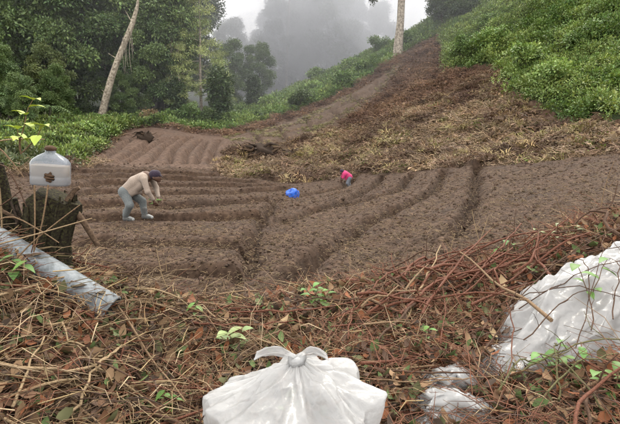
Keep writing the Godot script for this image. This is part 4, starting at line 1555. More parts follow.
func dry_leaf(sd: int, tint := Color.WHITE) -> ArrayMesh:   # a curled leaf one unit long
	var g := RandomNumberGenerator.new()
	g.seed = sd
	var st := start()
	var curl := g.randf_range(0.3, 1.5)
	var cup := g.randf_range(-0.5, 0.6)
	var wide := g.randf_range(0.2, 0.33)
	var rows := []
	for i in 6:
		var u := i / 5.0
		var w := wide * sin(PI * pow(clampf(u, 0.02, 0.985), 0.8))
		var a := curl * u
		var c := Vector3(sin(a) / curl, (1.0 - cos(a)) / curl * 0.9, g.randf_range(-0.03, 0.03))
		rows.append([c + Vector3(0, cup * w + g.randf_range(-0.03, 0.03), -w), c, c + Vector3(0, cup * w + g.randf_range(-0.03, 0.03), w)])
	for i in 5:
		for k in 2:
			for q in [rows[i][k], rows[i + 1][k], rows[i][k + 1], rows[i][k + 1], rows[i + 1][k], rows[i + 1][k + 1]]:
				st.set_color(tint)
				st.add_vertex(q)
	st.index()
	st.generate_normals()
	return st.commit()


func fresh_leaf(st: SurfaceTool, at: Vector3, dir: Vector3, length: float, width: float, color: Color) -> void:   # pointed oval leaf with a folded midrib
	var side := dir.cross(Vector3.UP)
	side = (side if side.length() > 0.05 else Vector3.RIGHT).normalized()
	var up := side.cross(dir).normalized()
	var rows := []
	for i in 7:
		var u := i / 6.0
		var w := width * 0.5 * sin(PI * pow(clampf(u, 0.02, 0.985), 0.75))
		var c := at + dir * length * u - Vector3.UP * length * 0.35 * u * u
		rows.append([c + side * w + up * w * 0.3, c, c - side * w + up * w * 0.3])
	st.set_color(color)
	for i in 6:
		for k in 2:
			for q in [rows[i][k], rows[i][k + 1], rows[i + 1][k], rows[i][k + 1], rows[i + 1][k + 1], rows[i + 1][k]]:
				st.add_vertex(q)


func sapling(label: String, at: Vector3, stems: Array, leaf_len: float, tint: Color, group: String) -> void:
	var t := thing("leafy_sprout", label, "plant", at, group)
	for s in stems:
		var tip: Vector3 = s
		var p := curve_pts(Vector3(0, -0.02, 0), tip, 7, 0.08)
		var st := start()
		add_tube(st, p, taper(7, 0.005, 0.002), 5)
		part("stem", st.commit(), M.stem_tan, t)
		for k in range(2, 7):
			st = start()
			var a := k * 2.4 + rng.randf()
			var d := Vector3(cos(a), rng.randf_range(-0.3, 0.7), sin(a) + 0.25).normalized()
			fresh_leaf(st, p[k], d, leaf_len * rng.randf_range(0.8, 1.4), leaf_len * rng.randf_range(0.55, 0.8), vary(tint, 0.2))
			st.index()
			st.generate_normals()
			part("leaf", st.commit(), M.leaf, t)


func crumpled(called: String, label: String, cat: String, corners: Array, nu: int, nv: int, bulge: float, fold: float, mat: Material, sd: float, ragged := 0.06) -> MeshInstance3D:   # plastic sheet draped between four corners
	var o: Vector3 = corners[0]
	var front := []
	for j in nv + 1:
		var row := []
		for i in nu + 1:
			var u := i / float(nu)
			var v := j / float(nv)
			var p: Vector3 = corners[0].lerp(corners[1], u).lerp(corners[3].lerp(corners[2], u), v)
			var edge := sin(PI * clampf(u, 0.0, 1.0)) * sin(PI * clampf(v, 0.0, 1.0))
			var far := maxf(absf(u - 0.5), absf(v - 0.5)) * 2.0
			p += Vector3(fine.get_noise_2d(u * 3.0 + sd, v * 3.0), 0, fine.get_noise_2d(u * 3.0, v * 3.0 + sd)) * ragged * far * 2.0
			var long: Vector3 = (corners[2] - corners[0]).normalized()
			var run := p.dot(long)
			var across: float = p.x * long.z - p.z * long.x
			var ridge := 1.0 - absf(noise.get_noise_2d(run * 4.0 + sd, across * 24.0)) * 3.2
			var ridge2 := 1.0 - absf(noise.get_noise_2d(run * 13.0 + across * 9.0, across * 8.0 - run * 4.0 + sd)) * 3.2
			var ground := rough_ground(p.x, p.z, "bank")
			p.y = maxf(p.y, ground + 0.02) + bulge * pow(edge, 0.6) + fold * (ridge * 0.6 + ridge2 * 0.4) * (0.35 + edge) + fold * 1.1 * crease(run * 1.1 + sd, 0.0, across * 2.6) + fold * 0.4 * crease(p.x * 2.4, sd, p.z * 2.4)
			row.append(p - o)
		front.append(row)
	var st := start()
	for j in nv:
		for i in nu:
			for q in [front[j][i], front[j + 1][i], front[j][i + 1], front[j][i + 1], front[j + 1][i], front[j + 1][i + 1]]:
				st.add_vertex(q)
	st.index()
	st.generate_normals()
	var m := part(called, st.commit(), mat, self)
	m.position = o
	tag(m, label, cat)
	return m


func crease(x: float, y: float, z: float) -> float:   # sharp ridges between slack hollows, as in crumpled film
	return film.get_noise_3d(x, y, z) + 0.45 * film.get_noise_3d(x * 2.3 + 7.0, y * 2.3, z * 2.3)


func knotted_bag() -> void:
	var t := thing("plastic_bag", "big knotted white plastic bag at the bottom of the brush", "bag", lie(-0.09, -2.06, 0.0))
	var ridged := FastNoiseLite.new()
	ridged.seed = 4
	ridged.frequency = 0.85
	ridged.fractal_type = FastNoiseLite.FRACTAL_RIDGED
	ridged.fractal_octaves = 2
	var n := 260
	var rows := 110
	var pts := []
	for j in rows + 1:
		var u := j / float(rows)
		var row := []
		for i in n:
			var a := TAU * i / n
			var c := cos(a)
			var s := sin(a)
			var r := 0.0
			if u < 0.35:
				r = lerpf(0.80, 1.0, sin(u / 0.35 * PI * 0.5))
			else:
				r = lerpf(1.0, 0.075, pow((u - 0.35) / 0.65, 0.8))
			var pleat := smoothstep(0.35, 0.95, u)
			r *= 1.0 + pleat * 0.17 * (absf(fmod(a * 13.0 / TAU + 0.6 * fine.get_noise_2d(a, u * 2.0), 1.0) - 0.5) - 0.25) * 2.0
			var k := ridged.get_noise_3d(c * 0.75, u * 0.9, s * 0.75)
			var k2 := ridged.get_noise_3d(c * 1.7 + 9.0, u * 2.0, s * 1.7)
			r *= 1.0 + 0.2 * k * (1.0 - 0.7 * u) + 0.035 * k2 + 0.26 * fine.get_noise_2d(c * 0.7 + 3.0, s * 0.7 + u) + crease(c * 1.1, u * 0.7, s * 1.1) * 0.16
			var y := 0.46 * (sin(clampf(u / 0.42, 0, 1) * PI * 0.5) * 0.52 + 0.48 * u) + 0.02 * k2 + 0.05 * k * sin(u * PI) + 0.06 * crease(c * 1.1 + 5.0, u * 0.9, s * 1.1) * (1.0 - u)
			row.append(Vector3(c * r * 0.41 + 0.03 * u, y - 0.02, s * r * 0.34))
		pts.append(row)
	var st := start()
	for j in rows:
		for i in n:
			var i2 := (i + 1) % n
			for q in [pts[j][i], pts[j + 1][i], pts[j][i2], pts[j][i2], pts[j + 1][i], pts[j + 1][i2]]:
				st.add_vertex(q)
	st.index()
	st.generate_normals()
	part("sack", st.commit(), M.plastic, t)
	st = start()   # the knot: the neck of the bag wound round itself
	var p := PackedVector3Array()
	for i in 22:
		var a := TAU * 1.6 * i / 21.0
		p.append(Vector3(0.03 + cos(a) * 0.026, 0.445 + 0.014 * sin(a * 1.3) + 0.0009 * i, sin(a) * 0.026))
	add_tube(st, p, taper(22, 0.020, 0.016), 9, 0.5)
	part("knot", st.commit(), M.plastic, t)
	for e in [[Vector3(-0.155, 0.50, 0.05), 0.06, 1.0], [Vector3(0.17, 0.485, 0.03), 0.06, -1.0]]:
		st = start()
		var from := Vector3(0.03, 0.455, 0.0)
		var nu := 10
		var grid := []
		for i in nu + 1:
			var u := i / float(nu)
			var c: Vector3 = from.lerp(e[0], u) + Vector3(0, 0.035 * sin(u * PI), 0)
			var w: float = 0.012 + e[1] * pow(u, 0.8) * (1.0 - 0.35 * u * u)
			var row := []
			for k in 9:
				var v := k / 4.0 - 1.0
				row.append(c + Vector3(0.25 * e[2] * v * w, v * w * 0.75, 0.02 * sin(v * 5.0 + u * 3.0) * (0.3 + u) + v * w * 0.5 + 0.012 * fine.get_noise_2d(u * 6.0 + e[2], v * 3.0)))
			grid.append(row)
		for i in nu:
			for k in 8:
				for q in [grid[i][k], grid[i + 1][k], grid[i][k + 1], grid[i][k + 1], grid[i + 1][k], grid[i + 1][k + 1]]:
					st.add_vertex(q)
		st.index()
		st.generate_normals()
		part("ear", st.commit(), M.plastic, t)


func pipe() -> void:
	M.pipe = grained(Color(0.085, 0.095, 0.10), Color(0.27, 0.295, 0.315), 0.02, 1.6, 61, 0.55, 1.5, Color(0.19, 0.21, 0.225))
	M.pipe.uv1_world_triplanar = false
	M.pipe.vertex_color_use_as_albedo = false
	var a := Vector3(-1.19, 0.425, -2.74)
	var b := Vector3(-2.6, 1.235, -2.9)
	var t := thing("pipe", "weathered grey plastic pipe lying on the brush beside the stump", "pipe", a)
	var axis := (b - a).normalized()
	var side := axis.cross(Vector3.UP).normalized()
	var up := side.cross(axis)
	var st := start()
	var length := a.distance_to(b)
	var prof := [[0.0, 0.088], [0.0, 0.094], [0.003, 0.1], [0.006, 0.101], [length * 0.25, 0.1015], [length * 0.5, 0.101], [length * 0.75, 0.1015], [length, 0.101], [length, 0.09], [length * 0.6, 0.089], [0.006, 0.088], [0.0, 0.088]]
	var n := 48
	for i in prof.size() - 1:
		for k in n:
			var q := []
			for pr in [[i, k], [i, k + 1], [i + 1, k], [i + 1, k + 1]]:
				var ang: float = TAU * (pr[1] % n) / n
				var rad: float = prof[pr[0]][1] * (1.0 + 0.012 * sin(ang * 2.0 + 0.6))
				q.append(axis * prof[pr[0]][0] + (side * cos(ang) + up * sin(ang)) * rad)
			for v in [q[0], q[1], q[2], q[1], q[3], q[2]]:
				st.add_vertex(v)
	st.index()
	st.generate_normals()
	part("tube", st.commit(), M.pipe, t)
	var mud := grained(Color(0.05, 0.04, 0.03), Color(0.16, 0.12, 0.08), 0.05, 6.0, 62, 1.0)
	var crusts := [[0.10, 1.3, 0.03], [0.22, 1.0, 0.04], [0.36, 2.0, 0.025], [0.55, 1.2, 0.045], [0.75, 1.7, 0.03]]
	for c in crusts:   # caked dirt
		var at: Vector3 = axis * c[0] + (side * cos(-c[1]) * -1.0 + up * sin(c[1])).normalized() * 0.1
		part("dirt_crust", lump(Vector3(c[2], 0.004, c[2] * 0.7), 6, 12, 0.9, c[0] * 9.0), mud, t).position = at


func stump_and_jug() -> void:
	M.moss = grained(Color(0.010, 0.008, 0.006), Color(0.06, 0.06, 0.024), 0.03, 3.0, 63, 1.0, 6.0, Color(0.022, 0.017, 0.012))
	var t := thing("stump", "dark mossy broken stump behind the grey pipe", "stump", lie(-1.72, -3.02, -0.1))
	var st := start()
	add_tube(st, PackedVector3Array([Vector3(-0.02, -0.15, 0), Vector3(0.0, 0.05, 0), Vector3(0.02, 0.22, 0), Vector3(0.07, 0.38, 0), Vector3(0.12, 0.50, 0), Vector3(0.14, 0.545, 0)]), PackedFloat32Array([0.2, 0.16, 0.13, 0.125, 0.14, 0.12]), 18, 0.7)
	for i in 26:   # ridges of torn bark
		var a := TAU * i / 26.0 + rng.randf_range(-0.1, 0.1)
		var o := Vector3(cos(a), 0, sin(a))
		var top := rng.randf_range(0.3, 0.58)
		add_tube(st, PackedVector3Array([o * 0.19 + Vector3(-0.02, -0.15, 0), o * 0.145 + Vector3(0.0, 0.06, 0), o * 0.122 + Vector3(0.03, 0.24, 0), o * rng.randf_range(0.12, 0.16) + Vector3(0.07 + 0.1 * (top - 0.3), top, 0)]), PackedFloat32Array([0.03, rng.randf_range(0.014, 0.03), rng.randf_range(0.012, 0.026), 0.006]), 6, 0.5)
	part("trunk", st.commit(), M.moss, t)
	for i in 14:
		var f := Vector3(rng.randf_range(-0.34, 0.02), rng.randf_range(0.0, 0.5), rng.randf_range(0.0, 0.12))
		var s2 := start()
		add_tube(s2, curve_pts(f, f + Vector3(rng.randf_range(-0.15, 0.15), rng.randf_range(-0.35, 0.3), rng.randf_range(-0.05, 0.1)), 7, 0.15), taper(7, rng.randf_range(0.008, 0.022), 0.005), 6, 0.3)
		part("root", s2.commit(), M.root_dark if i % 3 else M.root_brown, t)
	for r in [[Vector3(-0.2, 0.52, -0.05), Vector3(-0.14, 0.0, -0.02), 0.07], [Vector3(-0.32, 0.56, 0.02), Vector3(-0.3, -0.05, 0.0), 0.06], [Vector3(0.05, 0.2, 0.05), Vector3(0.2, -0.1, 0.1), 0.05], [Vector3(-0.15, 0.45, 0.04), Vector3(-0.42, 0.62, 0.08), 0.035], [Vector3(-0.05, 0.3, 0.08), Vector3(-0.3, 0.1, 0.16), 0.03]]:
		st = start()
		add_tube(st, curve_pts(r[1], r[0], 8, 0.06), taper(8, r[2], r[2] * 0.6), 10, 0.8)
		part("root", st.commit(), M.moss, t)
	st = start()   # broken splinters round the top
	for i in 16:
		var a := TAU * i / 16.0
		var f := Vector3(0.12 + cos(a) * 0.1, 0.46, sin(a) * 0.1)
		add_tube(st, PackedVector3Array([f, f + Vector3(cos(a) * 0.02, rng.randf_range(0.04, 0.12), sin(a) * 0.02)]), PackedFloat32Array([0.022, 0.004]), 4)
	part("splinters", st.commit(), M.moss, t)
	st = start()
	add_tube(st, PackedVector3Array([Vector3(0.19, 0.50, 0.02), Vector3(0.235, 0.465, 0.02), Vector3(0.27, 0.38, -0.02), Vector3(0.335, 0.21, -0.06)]), PackedFloat32Array([0.026, 0.024, 0.019, 0.017]), 9, 0.2)
	part("broken_branch", st.commit(), M.root_brown, t)
	st = start()
	add_tube(st, PackedVector3Array([Vector3(0.19, 0.50, 0.02), Vector3(0.24, 0.58, 0.0), Vector3(0.275, 0.60, 0.0)]), PackedFloat32Array([0.022, 0.016, 0.012]), 8, 0.2)
	part("broken_branch", st.commit(), M.root_brown, t)
	# mossy post at the edge of the view
	var m := thing("mossy_post", "green mossy post at the edge beside the stump", "post", lie(-1.93, -2.96, -0.1))
	st = start()
	add_tube(st, curve_pts(Vector3(0, -0.1, 0), Vector3(0.03, 0.66, 0), 7, 0.02), PackedFloat32Array([0.07, 0.06, 0.055, 0.055, 0.05, 0.045, 0.03]), 12, 0.5)
	part("shaft", st.commit(), M.moss, m)
	st = start()
	for i in 40:
		var a := rng.randf() * TAU
		var at := Vector3(cos(a) * 0.05, rng.randf_range(0.0, 0.55), sin(a) * 0.05)
		add_leaf(st, at, Vector3(cos(a), 0.4, sin(a)).normalized(), Vector3(-sin(a), 0, cos(a)), 0.03, 0.015, vary(Color(0.10, 0.13, 0.03), 0.3))
	st.generate_normals()
	part("moss", st.commit(), M.leaf, m)
	# jug of cloudy water
	var jug := thing("water_jug", "cloudy plastic jug with a brown cap set on the stump", "jug", Vector3(-1.575, 1.165, -2.93))
	jug.rotation_degrees = Vector3(0, 12, -5)
	M.milky = plain(Color(0.26, 0.195, 0.12), 0.45)
	M.milky.subsurf_scatter_enabled = true
	M.milky.subsurf_scatter_strength = 0.3
	M.jug = plain(Color(0.30, 0.34, 0.40), 0.22)
	M.jug.transparency = BaseMaterial3D.TRANSPARENCY_ALPHA
	M.jug.albedo_color.a = 0.42
	M.cap_brown = grained(Color(0.03, 0.018, 0.012), Color(0.14, 0.085, 0.05), 0.06, 8.0, 64, 0.9, 4.0)
	part("shell", jug_mesh([[0.0, 0.80], [0.0, 0.97], [0.012, 1.0], [0.05, 1.0], [0.055, 0.985], [0.06, 1.0], [0.118, 1.0], [0.135, 0.985], [0.155, 0.86], [0.175, 0.62], [0.188, 0.4], [0.195, 0.27], [0.215, 0.26]], 0.108, 0.072), M.jug, jug)
	part("cloudy_water", jug_mesh([[0.004, 0.0], [0.004, 0.9], [0.012, 0.965], [0.118, 0.965], [0.1185, 0.9], [0.1185, 0.0]], 0.107, 0.071), M.milky, jug)
	var cap := part("cap", lump(Vector3(0.032, 0.019, 0.03), 8, 14, 0.35, 2.0), M.cap_brown, jug)
	cap.position = Vector3(0, 0.218, 0)
	st = start()   # a twist of brown rag tied over the tap
	var coil := PackedVector3Array()
	var thick := PackedFloat32Array()
	for i in 40:
		var a := TAU * 3.2 * i / 39.0
		var r := 0.006 + 0.019 * sin(PI * i / 39.0)
		coil.append(Vector3(0.012 + cos(a) * r, 0.03 + 0.05 * i / 39.0, 0.074 + sin(a) * r * 0.35))
		thick.append(0.0075 + 0.003 * sin(i * 1.7))
	add_tube(st, coil, thick, 7, 0.4)
	part("rag_tie", st.commit(), M.cap_brown, jug)


func jug_mesh(prof: Array, rx: float, rz: float) -> ArrayMesh:   # a rounded square section carried up a profile of height and width
	var st := start()
	var n := 40
	var pts := []
	for pr in prof:
		var row := []
		for k in n:
			var a := TAU * k / n
			var c := cos(a)
			var s := sin(a)
			row.append(Vector3(signf(c) * pow(absf(c), 0.55) * rx * pr[1], pr[0], signf(s) * pow(absf(s), 0.55) * rz * pr[1]))
		pts.append(row)
	for j in prof.size() - 1:
		for k in n:
			var k2 := (k + 1) % n
			for q in [pts[j][k], pts[j + 1][k], pts[j][k2], pts[j][k2], pts[j + 1][k], pts[j + 1][k2]]:
				st.add_vertex(q)
	st.index()
	st.generate_normals()
	return st.commit()


func build_bank() -> void:
	M.stem_pale = grained(Color(0.17, 0.115, 0.065), Color(0.36, 0.27, 0.165), 0.04, 4.0, 71, 0.8)
	M.stem_tan = grained(Color(0.10, 0.062, 0.036), Color(0.25, 0.17, 0.10), 0.04, 4.0, 72, 0.8)
	M.stem_red = grained(Color(0.055, 0.020, 0.012), Color(0.18, 0.072, 0.042), 0.04, 4.0, 73, 0.7)
	M.stem_brown = grained(Color(0.035, 0.020, 0.013), Color(0.12, 0.070, 0.045), 0.04, 4.0, 74, 0.8)
	M.plastic = plain(Color(0.40, 0.405, 0.41), 0.3)
	M.plastic.backlight_enabled = true
	M.plastic.backlight = Color(0.7, 0.7, 0.7)
	M.plastic.transparency = BaseMaterial3D.TRANSPARENCY_ALPHA
	M.plastic.albedo_color.a = 0.7
	M.plastic.normal_enabled = true
	M.plastic.normal_texture = normal_tex(0.01, 91, 9.0)
	M.plastic.normal_scale = 1.0
	M.plastic.uv1_triplanar = true
	M.plastic.uv1_scale = Vector3.ONE * 2.2
	M.plastic.cull_mode = BaseMaterial3D.CULL_DISABLED
	M.plastic.clearcoat_enabled = true
	M.plastic.clearcoat = 0.4
	M.plastic.clearcoat_roughness = 0.25
	film.seed = 8
	film.noise_type = FastNoiseLite.TYPE_CELLULAR
	film.cellular_return_type = FastNoiseLite.RETURN_DISTANCE
	film.cellular_jitter = 1.0
	film.frequency = 2.2
	film.fractal_type = FastNoiseLite.FRACTAL_NONE
	knotted_bag()
	crumpled("plastic_sheet", "large white plastic sheet draped over the heap under thin stems", "plastic sheet", [lie(0.98, -2.70, 0.05), lie(1.96, -2.70, 0.02), lie(2.95, -4.0, 0.16), lie(1.80, -3.80, 0.08)], 90, 80, 0.2, 0.06, M.plastic, 3.0)
	crumpled("plastic_sheet", "crumpled white plastic film beside the knotted bag", "plastic sheet", [lie(0.46, -2.18, 0.0), lie(0.98, -2.16, 0.0), lie(0.90, -2.44, 0.0), lie(0.60, -2.50, 0.0)], 44, 30, 0.15, 0.04, M.plastic, 11.0)
	crumpled("plastic_sheet", "small torn plastic film behind the crumpled white film", "plastic sheet", [lie(0.66, -2.53, 0.01), lie(1.0, -2.52, 0.01), lie(0.95, -2.72, 0.01), lie(0.72, -2.74, 0.01)], 34, 24, 0.13, 0.035, M.plastic, 23.0)
	crumpled("plastic_scrap", "tiny scrap of white plastic among the red stems", "plastic scrap", [lie(0.80, -3.02, 0.02), lie(0.86, -3.02, 0.02), lie(0.89, -3.16, 0.09), lie(0.83, -3.17, 0.09)], 10, 14, 0.02, 0.01, M.plastic, 31.0, 0.02)
	pipe()
	stump_and_jug()
	# stems one can pick out
	for s in [
		["pale straight stick pointing up to the end of the grey pipe", [[-1.56, -2.25, 0.13], [-1.47, -2.58, 0.15], [-1.37, -2.96, 0.18]], 0.008, M.stem_pale, 0],
		["short reddish stem below the end of the grey pipe", [[-1.29, -2.50, 0.16], [-1.16, -2.57, 0.15], [-1.03, -2.66, 0.12]], 0.009, M.stem_red, 1],
		["long brown stem running down from the pipe towards the knotted bag", [[-1.29, -2.5, 0.16], [-1.05, -2.38, 0.14], [-0.74, -2.14, 0.1]], 0.008, M.stem_red, 2],
		["thick curved pale stem at the lower left of the brush", [[-1.36, -1.87, 0.14], [-1.15, -2.04, 0.15], [-1.04, -2.20, 0.15], [-1.01, -2.45, 0.17]], 0.011, M.stem_pale, 0],
		["pale forked stick crossing the curved pale stem", [[-1.03, -1.93, 0.12], [-1.03, -2.16, 0.16], [-1.0, -2.37, 0.19]], 0.009, M.stem_pale, 0],
		["pale stick leaning at the lower left corner", [[-1.2, -1.78, 0.12], [-1.24, -1.97, 0.15], [-1.26, -2.16, 0.18]], 0.008, M.stem_pale, 0],
		["thin tan straw lying level above the curved pale stem", [[-1.31, -2.16, 0.14], [-1.2, -2.29, 0.13], [-1.06, -2.38, 0.12]], 0.005, M.stem_tan, 0],
		["bent tan stem right of the pipe end", [[-1.17, -2.9, 0.15], [-0.97, -2.57, 0.12], [-0.7, -2.33, 0.08]], 0.006, M.stem_tan, 2],
		["upright red stem standing behind the knotted bag", [[0.36, -3.7, 0.12], [0.28, -3.15, 0.16], [0.21, -2.7, 0.08]], 0.008, M.stem_red, 1],
		["red stem standing right of the knotted bag", [[0.44, -2.95, 0.12], [0.41, -2.6, 0.12], [0.38, -2.3, 0.1]], 0.009, M.stem_red, 1],
		["thick brown stem slanting behind the red upright stems", [[0.78, -3.43, 0.16], [0.5, -3.0, 0.13], [0.28, -2.65, 0.08]], 0.012, M.stem_brown, 2],
		["long brown branch slanting along the crest of the brush", [[1.12, -4.55, 0.2], [0.71, -4.1, 0.17], [0.40, -3.6, 0.12]], 0.013, M.stem_red, 2],
		["grey brown branch lying across the white plastic film", [[0.32, -2.57, 0.12], [0.62, -2.51, 0.14], [0.99, -2.56, 0.13]], 0.009, M.stem_brown, 1],
		["second thin branch lying just below the grey brown branch", [[0.30, -2.48, 0.1], [0.62, -2.42, 0.12], [1.05, -2.50, 0.14]], 0.006, M.stem_tan, 0],
		["long red stem lying level behind the knotted bag", [[-0.79, -3.05, 0.12], [-0.45, -3.12, 0.15], [-0.05, -3.2, 0.13]], 0.01, M.stem_red, 1],
		["red stem lying level just above the knot of the bag", [[-0.6, -3.3, 0.12], [0.0, -3.35, 0.14], [0.45, -3.6, 0.12]], 0.009, M.stem_red, 1],
		["thick red branch arching through the red pile", [[0.65, -3.3, 0.14], [1.08, -3.82, 0.22], [1.46, -3.95, 0.25], [1.86, -4.32, 0.22]], 0.015, M.stem_red, 3],
		["red branch along the top of the red pile", [[0.62, -3.85, 0.14], [1.14, -4.4, 0.24], [1.68, -4.55, 0.26]], 0.012, M.stem_red, 3],
		["steep red branch rising through the red pile", [[0.8, -3.3, 0.14], [1.3, -4.05, 0.3], [1.75, -4.6, 0.38]], 0.014, M.stem_red, 2],
		["pale bare stick standing out of the red pile", [[0.9, -3.8, 0.12], [1.1, -4.2, 0.2], [1.25, -4.5, 0.36]], 0.011, M.stem_pale, 0],
		["long red stem low in front of the red pile", [[0.14, -3.3, 0.1], [0.54, -3.5, 0.14], [1.04, -3.64, 0.13]], 0.01, M.stem_red, 1],
		["red branch reaching from the pile up past the plastic sheet", [[1.32, -3.84, 0.16], [1.8, -4.4, 0.24], [2.16, -4.85, 0.3]], 0.012, M.stem_red, 2],
		["long thin stem lying up the edge of the plastic sheet", [[1.0, -2.7, 0.1], [1.76, -3.5, 0.3], [2.3, -3.7, 0.34], [2.75, -3.9, 0.3]], 0.006, M.stem_brown, 2],
		["thin dark vine looping over the plastic sheet", [[1.54, -3.74, 0.16], [1.99, -3.5, 0.34], [2.34, -3.3, 0.36], [2.5, -3.0, 0.2]], 0.005, M.stem_brown, 1],
		["thin brown stem crossing the bottom of the plastic sheet", [[1.47, -3.45, 0.2], [1.23, -2.73, 0.16], [0.94, -2.22, 0.1]], 0.006, M.stem_red, 1],
		["thin vine climbing the middle of the plastic sheet", [[1.59, -2.7, 0.14], [1.98, -3.2, 0.36], [2.3, -3.7, 0.34]], 0.004, M.stem_brown, 1],
		["dark vine hanging across the right of the plastic sheet", [[2.0, -2.7, 0.16], [2.1, -3.0, 0.34], [2.25, -3.5, 0.36]], 0.004, M.stem_brown, 1],
	]:
		stem(s[0], s[1], s[2] * 0.85, s[3], "", "dry_stem", s[4])
	M.stem_green = grained(Color(0.055, 0.052, 0.022), Color(0.15, 0.135, 0.06), 0.04, 4.0, 75, 0.7)
	for s in [["curved green stem at the bottom right corner", 1.15, -2.25, 1.75, -2.5], ["green stem rising below the plastic sheet", 1.3, -2.3, 1.5, -2.75], ["long olive stem along the foot of the plastic sheet", 1.1, -2.5, 1.95, -2.62], ["olive stem bent over the weeds at the bottom right", 1.45, -2.15, 1.3, -2.65], ["green stem lying left of the weeds below the sheet", 0.95, -2.3, 1.35, -2.55]]:
		stem(s[0], [[s[1], s[2], 0.1], [(s[1] + s[3]) * 0.5, (s[2] + s[4]) * 0.5 - 0.05, 0.24], [s[3], s[4], 0.16]], 0.006, M.stem_green, "", "dry_stem", 3).name = numbered("trailing_vine")
	for s in [["near its lower edge", 1.3, -2.75, 1.9, -3.1], ["near its lower corner", 1.15, -2.9, 1.6, -3.4], ["running up its middle", 1.7, -2.75, 2.05, -3.7], ["slanting across its middle", 1.45, -3.2, 2.35, -3.25], ["near its top edge", 1.75, -3.6, 2.6, -3.75], ["beside the leafy vine", 1.85, -2.8, 2.2, -3.45], ["crossing the long thin stem", 1.35, -3.3, 2.0, -2.85], ["at the right of the sheet", 2.05, -2.9, 2.5, -3.55]]:
		stem("thin dark twig lying on the plastic sheet " + s[0], [[s[1], s[2], 0.2], [(s[1] + s[3]) * 0.5 + 0.05, (s[2] + s[4]) * 0.5, 0.36], [s[3], s[4], 0.27]], 0.0042, M.stem_brown, "", "dry_stem", 2)
	for s in [
		["tall thin straw standing on the crest of the red pile", Vector3(1.68, 0.2, -4.6), Vector3(-0.12, 0.55, 0), M.stem_pale],
		["second tall straw leaning against the first on the crest", Vector3(1.62, 0.25, -4.55), Vector3(0.08, 0.52, 0.0), M.stem_pale],
		["short pale straw left of the two tall straws", Vector3(1.35, 0.15, -4.6), Vector3(0.06, 0.42, 0), M.stem_pale],
		["dark upright twig on the crest above the red pile", Vector3(1.15, 0.1, -4.5), Vector3(-0.03, 0.42, 0), M.stem_brown],
		["dark upright twig right of the tall straws", Vector3(2.05, 0.3, -4.8), Vector3(0.02, 0.44, 0), M.stem_brown],
		["tall thin twig standing at the right end of the crest", Vector3(2.75, 0.65, -4.5), Vector3(0.06, 0.62, 0), M.stem_tan],
		["thin twig standing above the plastic sheet", Vector3(2.45, 0.5, -4.3), Vector3(-0.25, 0.42, 0), M.stem_tan],
		["leaning straw at the crest above the pipe end", Vector3(-0.95, 0.1, -3.4), Vector3(-0.16, 0.42, 0), M.stem_pale],
		["thin twig standing on the crest in the middle", Vector3(-0.1, 0.0, -4.0), Vector3(0.1, 0.26, 0), M.stem_tan],
	]:
		var st := start()
		add_tube(st, curve_pts(Vector3(0, -0.1, 0), s[2], 7, 0.05), taper(7, 0.006, 0.0025), 5)
		var fork: Vector3 = s[2] * 0.6
		add_tube(st, curve_pts(fork, fork + Vector3(rng.randf_range(-0.1, 0.1), 0.12, 0.03), 4, 0.1), taper(4, 0.0035, 0.0015), 4)
		var tw := part("standing_twig", st.commit(), s[3], self)
		tw.position = lie(s[1].x, s[1].z, 0.06)
		tag(tw, s[0], "twig")
	for s in [["thin bare vine bowed in front of the stump towards the field", [Vector3(-1.85, 0.84, -2.62), Vector3(-1.45, 0.95, -2.60), Vector3(-1.2, 1.02, -2.62)], M.stem_pale], ["second bare vine rising steeply past the stump", [Vector3(-1.75, 0.66, -2.58), Vector3(-1.54, 0.88, -2.60), Vector3(-1.27, 1.09, -2.64)], M.stem_tan], ["pale twig lying level above the jug", [Vector3(-1.95, 1.40, -2.85), Vector3(-1.75, 1.44, -2.85), Vector3(-1.55, 1.44, -2.87)], M.stem_pale], ["thin vertical vine hanging before the stump", [Vector3(-1.60, 1.18, -2.80), Vector3(-1.61, 0.95, -2.78), Vector3(-1.64, 0.68, -2.76)], M.stem_tan], ["second thin vine hanging before the stump", [Vector3(-1.52, 1.18, -2.80), Vector3(-1.57, 0.95, -2.78), Vector3(-1.66, 0.70, -2.76)], M.stem_tan], ["dark vine looping over the top of the stump", [Vector3(-1.95, 1.10, -2.86), Vector3(-1.78, 1.30, -2.82), Vector3(-1.66, 1.05, -2.8)], M.stem_brown], ["dark vine sagging between post and stump", [Vector3(-1.98, 1.25, -2.84), Vector3(-1.84, 1.05, -2.8), Vector3(-1.68, 1.15, -2.8)], M.stem_brown], ["tan vine crossing low in front of the stump", [Vector3(-1.92, 0.92, -2.8), Vector3(-1.72, 1.0, -2.76), Vector3(-1.48, 0.84, -2.78)], M.stem_tan], ["pale twig poking up beside the mossy post", [Vector3(-1.86, 0.8, -2.84), Vector3(-1.83, 1.15, -2.84), Vector3(-1.87, 1.52, -2.82)], M.stem_pale], ["slanting twig beside the mossy post", [Vector3(-1.90, 1.45, -2.82), Vector3(-1.78, 1.38, -2.82), Vector3(-1.68, 1.22, -2.84)], M.stem_tan]]:
		var st := start()
		var o: Vector3 = s[1][0]
		add_tube(st, smooth_line([Vector3.ZERO, s[1][1] - o, s[1][2] - o], 10), taper(10, 0.0055, 0.003), 6)
		var v := part("bare_vine", st.commit(), s[2], self)
		v.position = o
		tag(v, s[0], "vine")
	brush()
	# fresh leaves
	var yellow := Color(0.34, 0.46, 0.07)
	var t := thing("leafy_sprig", "sprig of bright yellow green leaves above the stump", "plant", Vector3(-1.66, 1.36, -2.80))
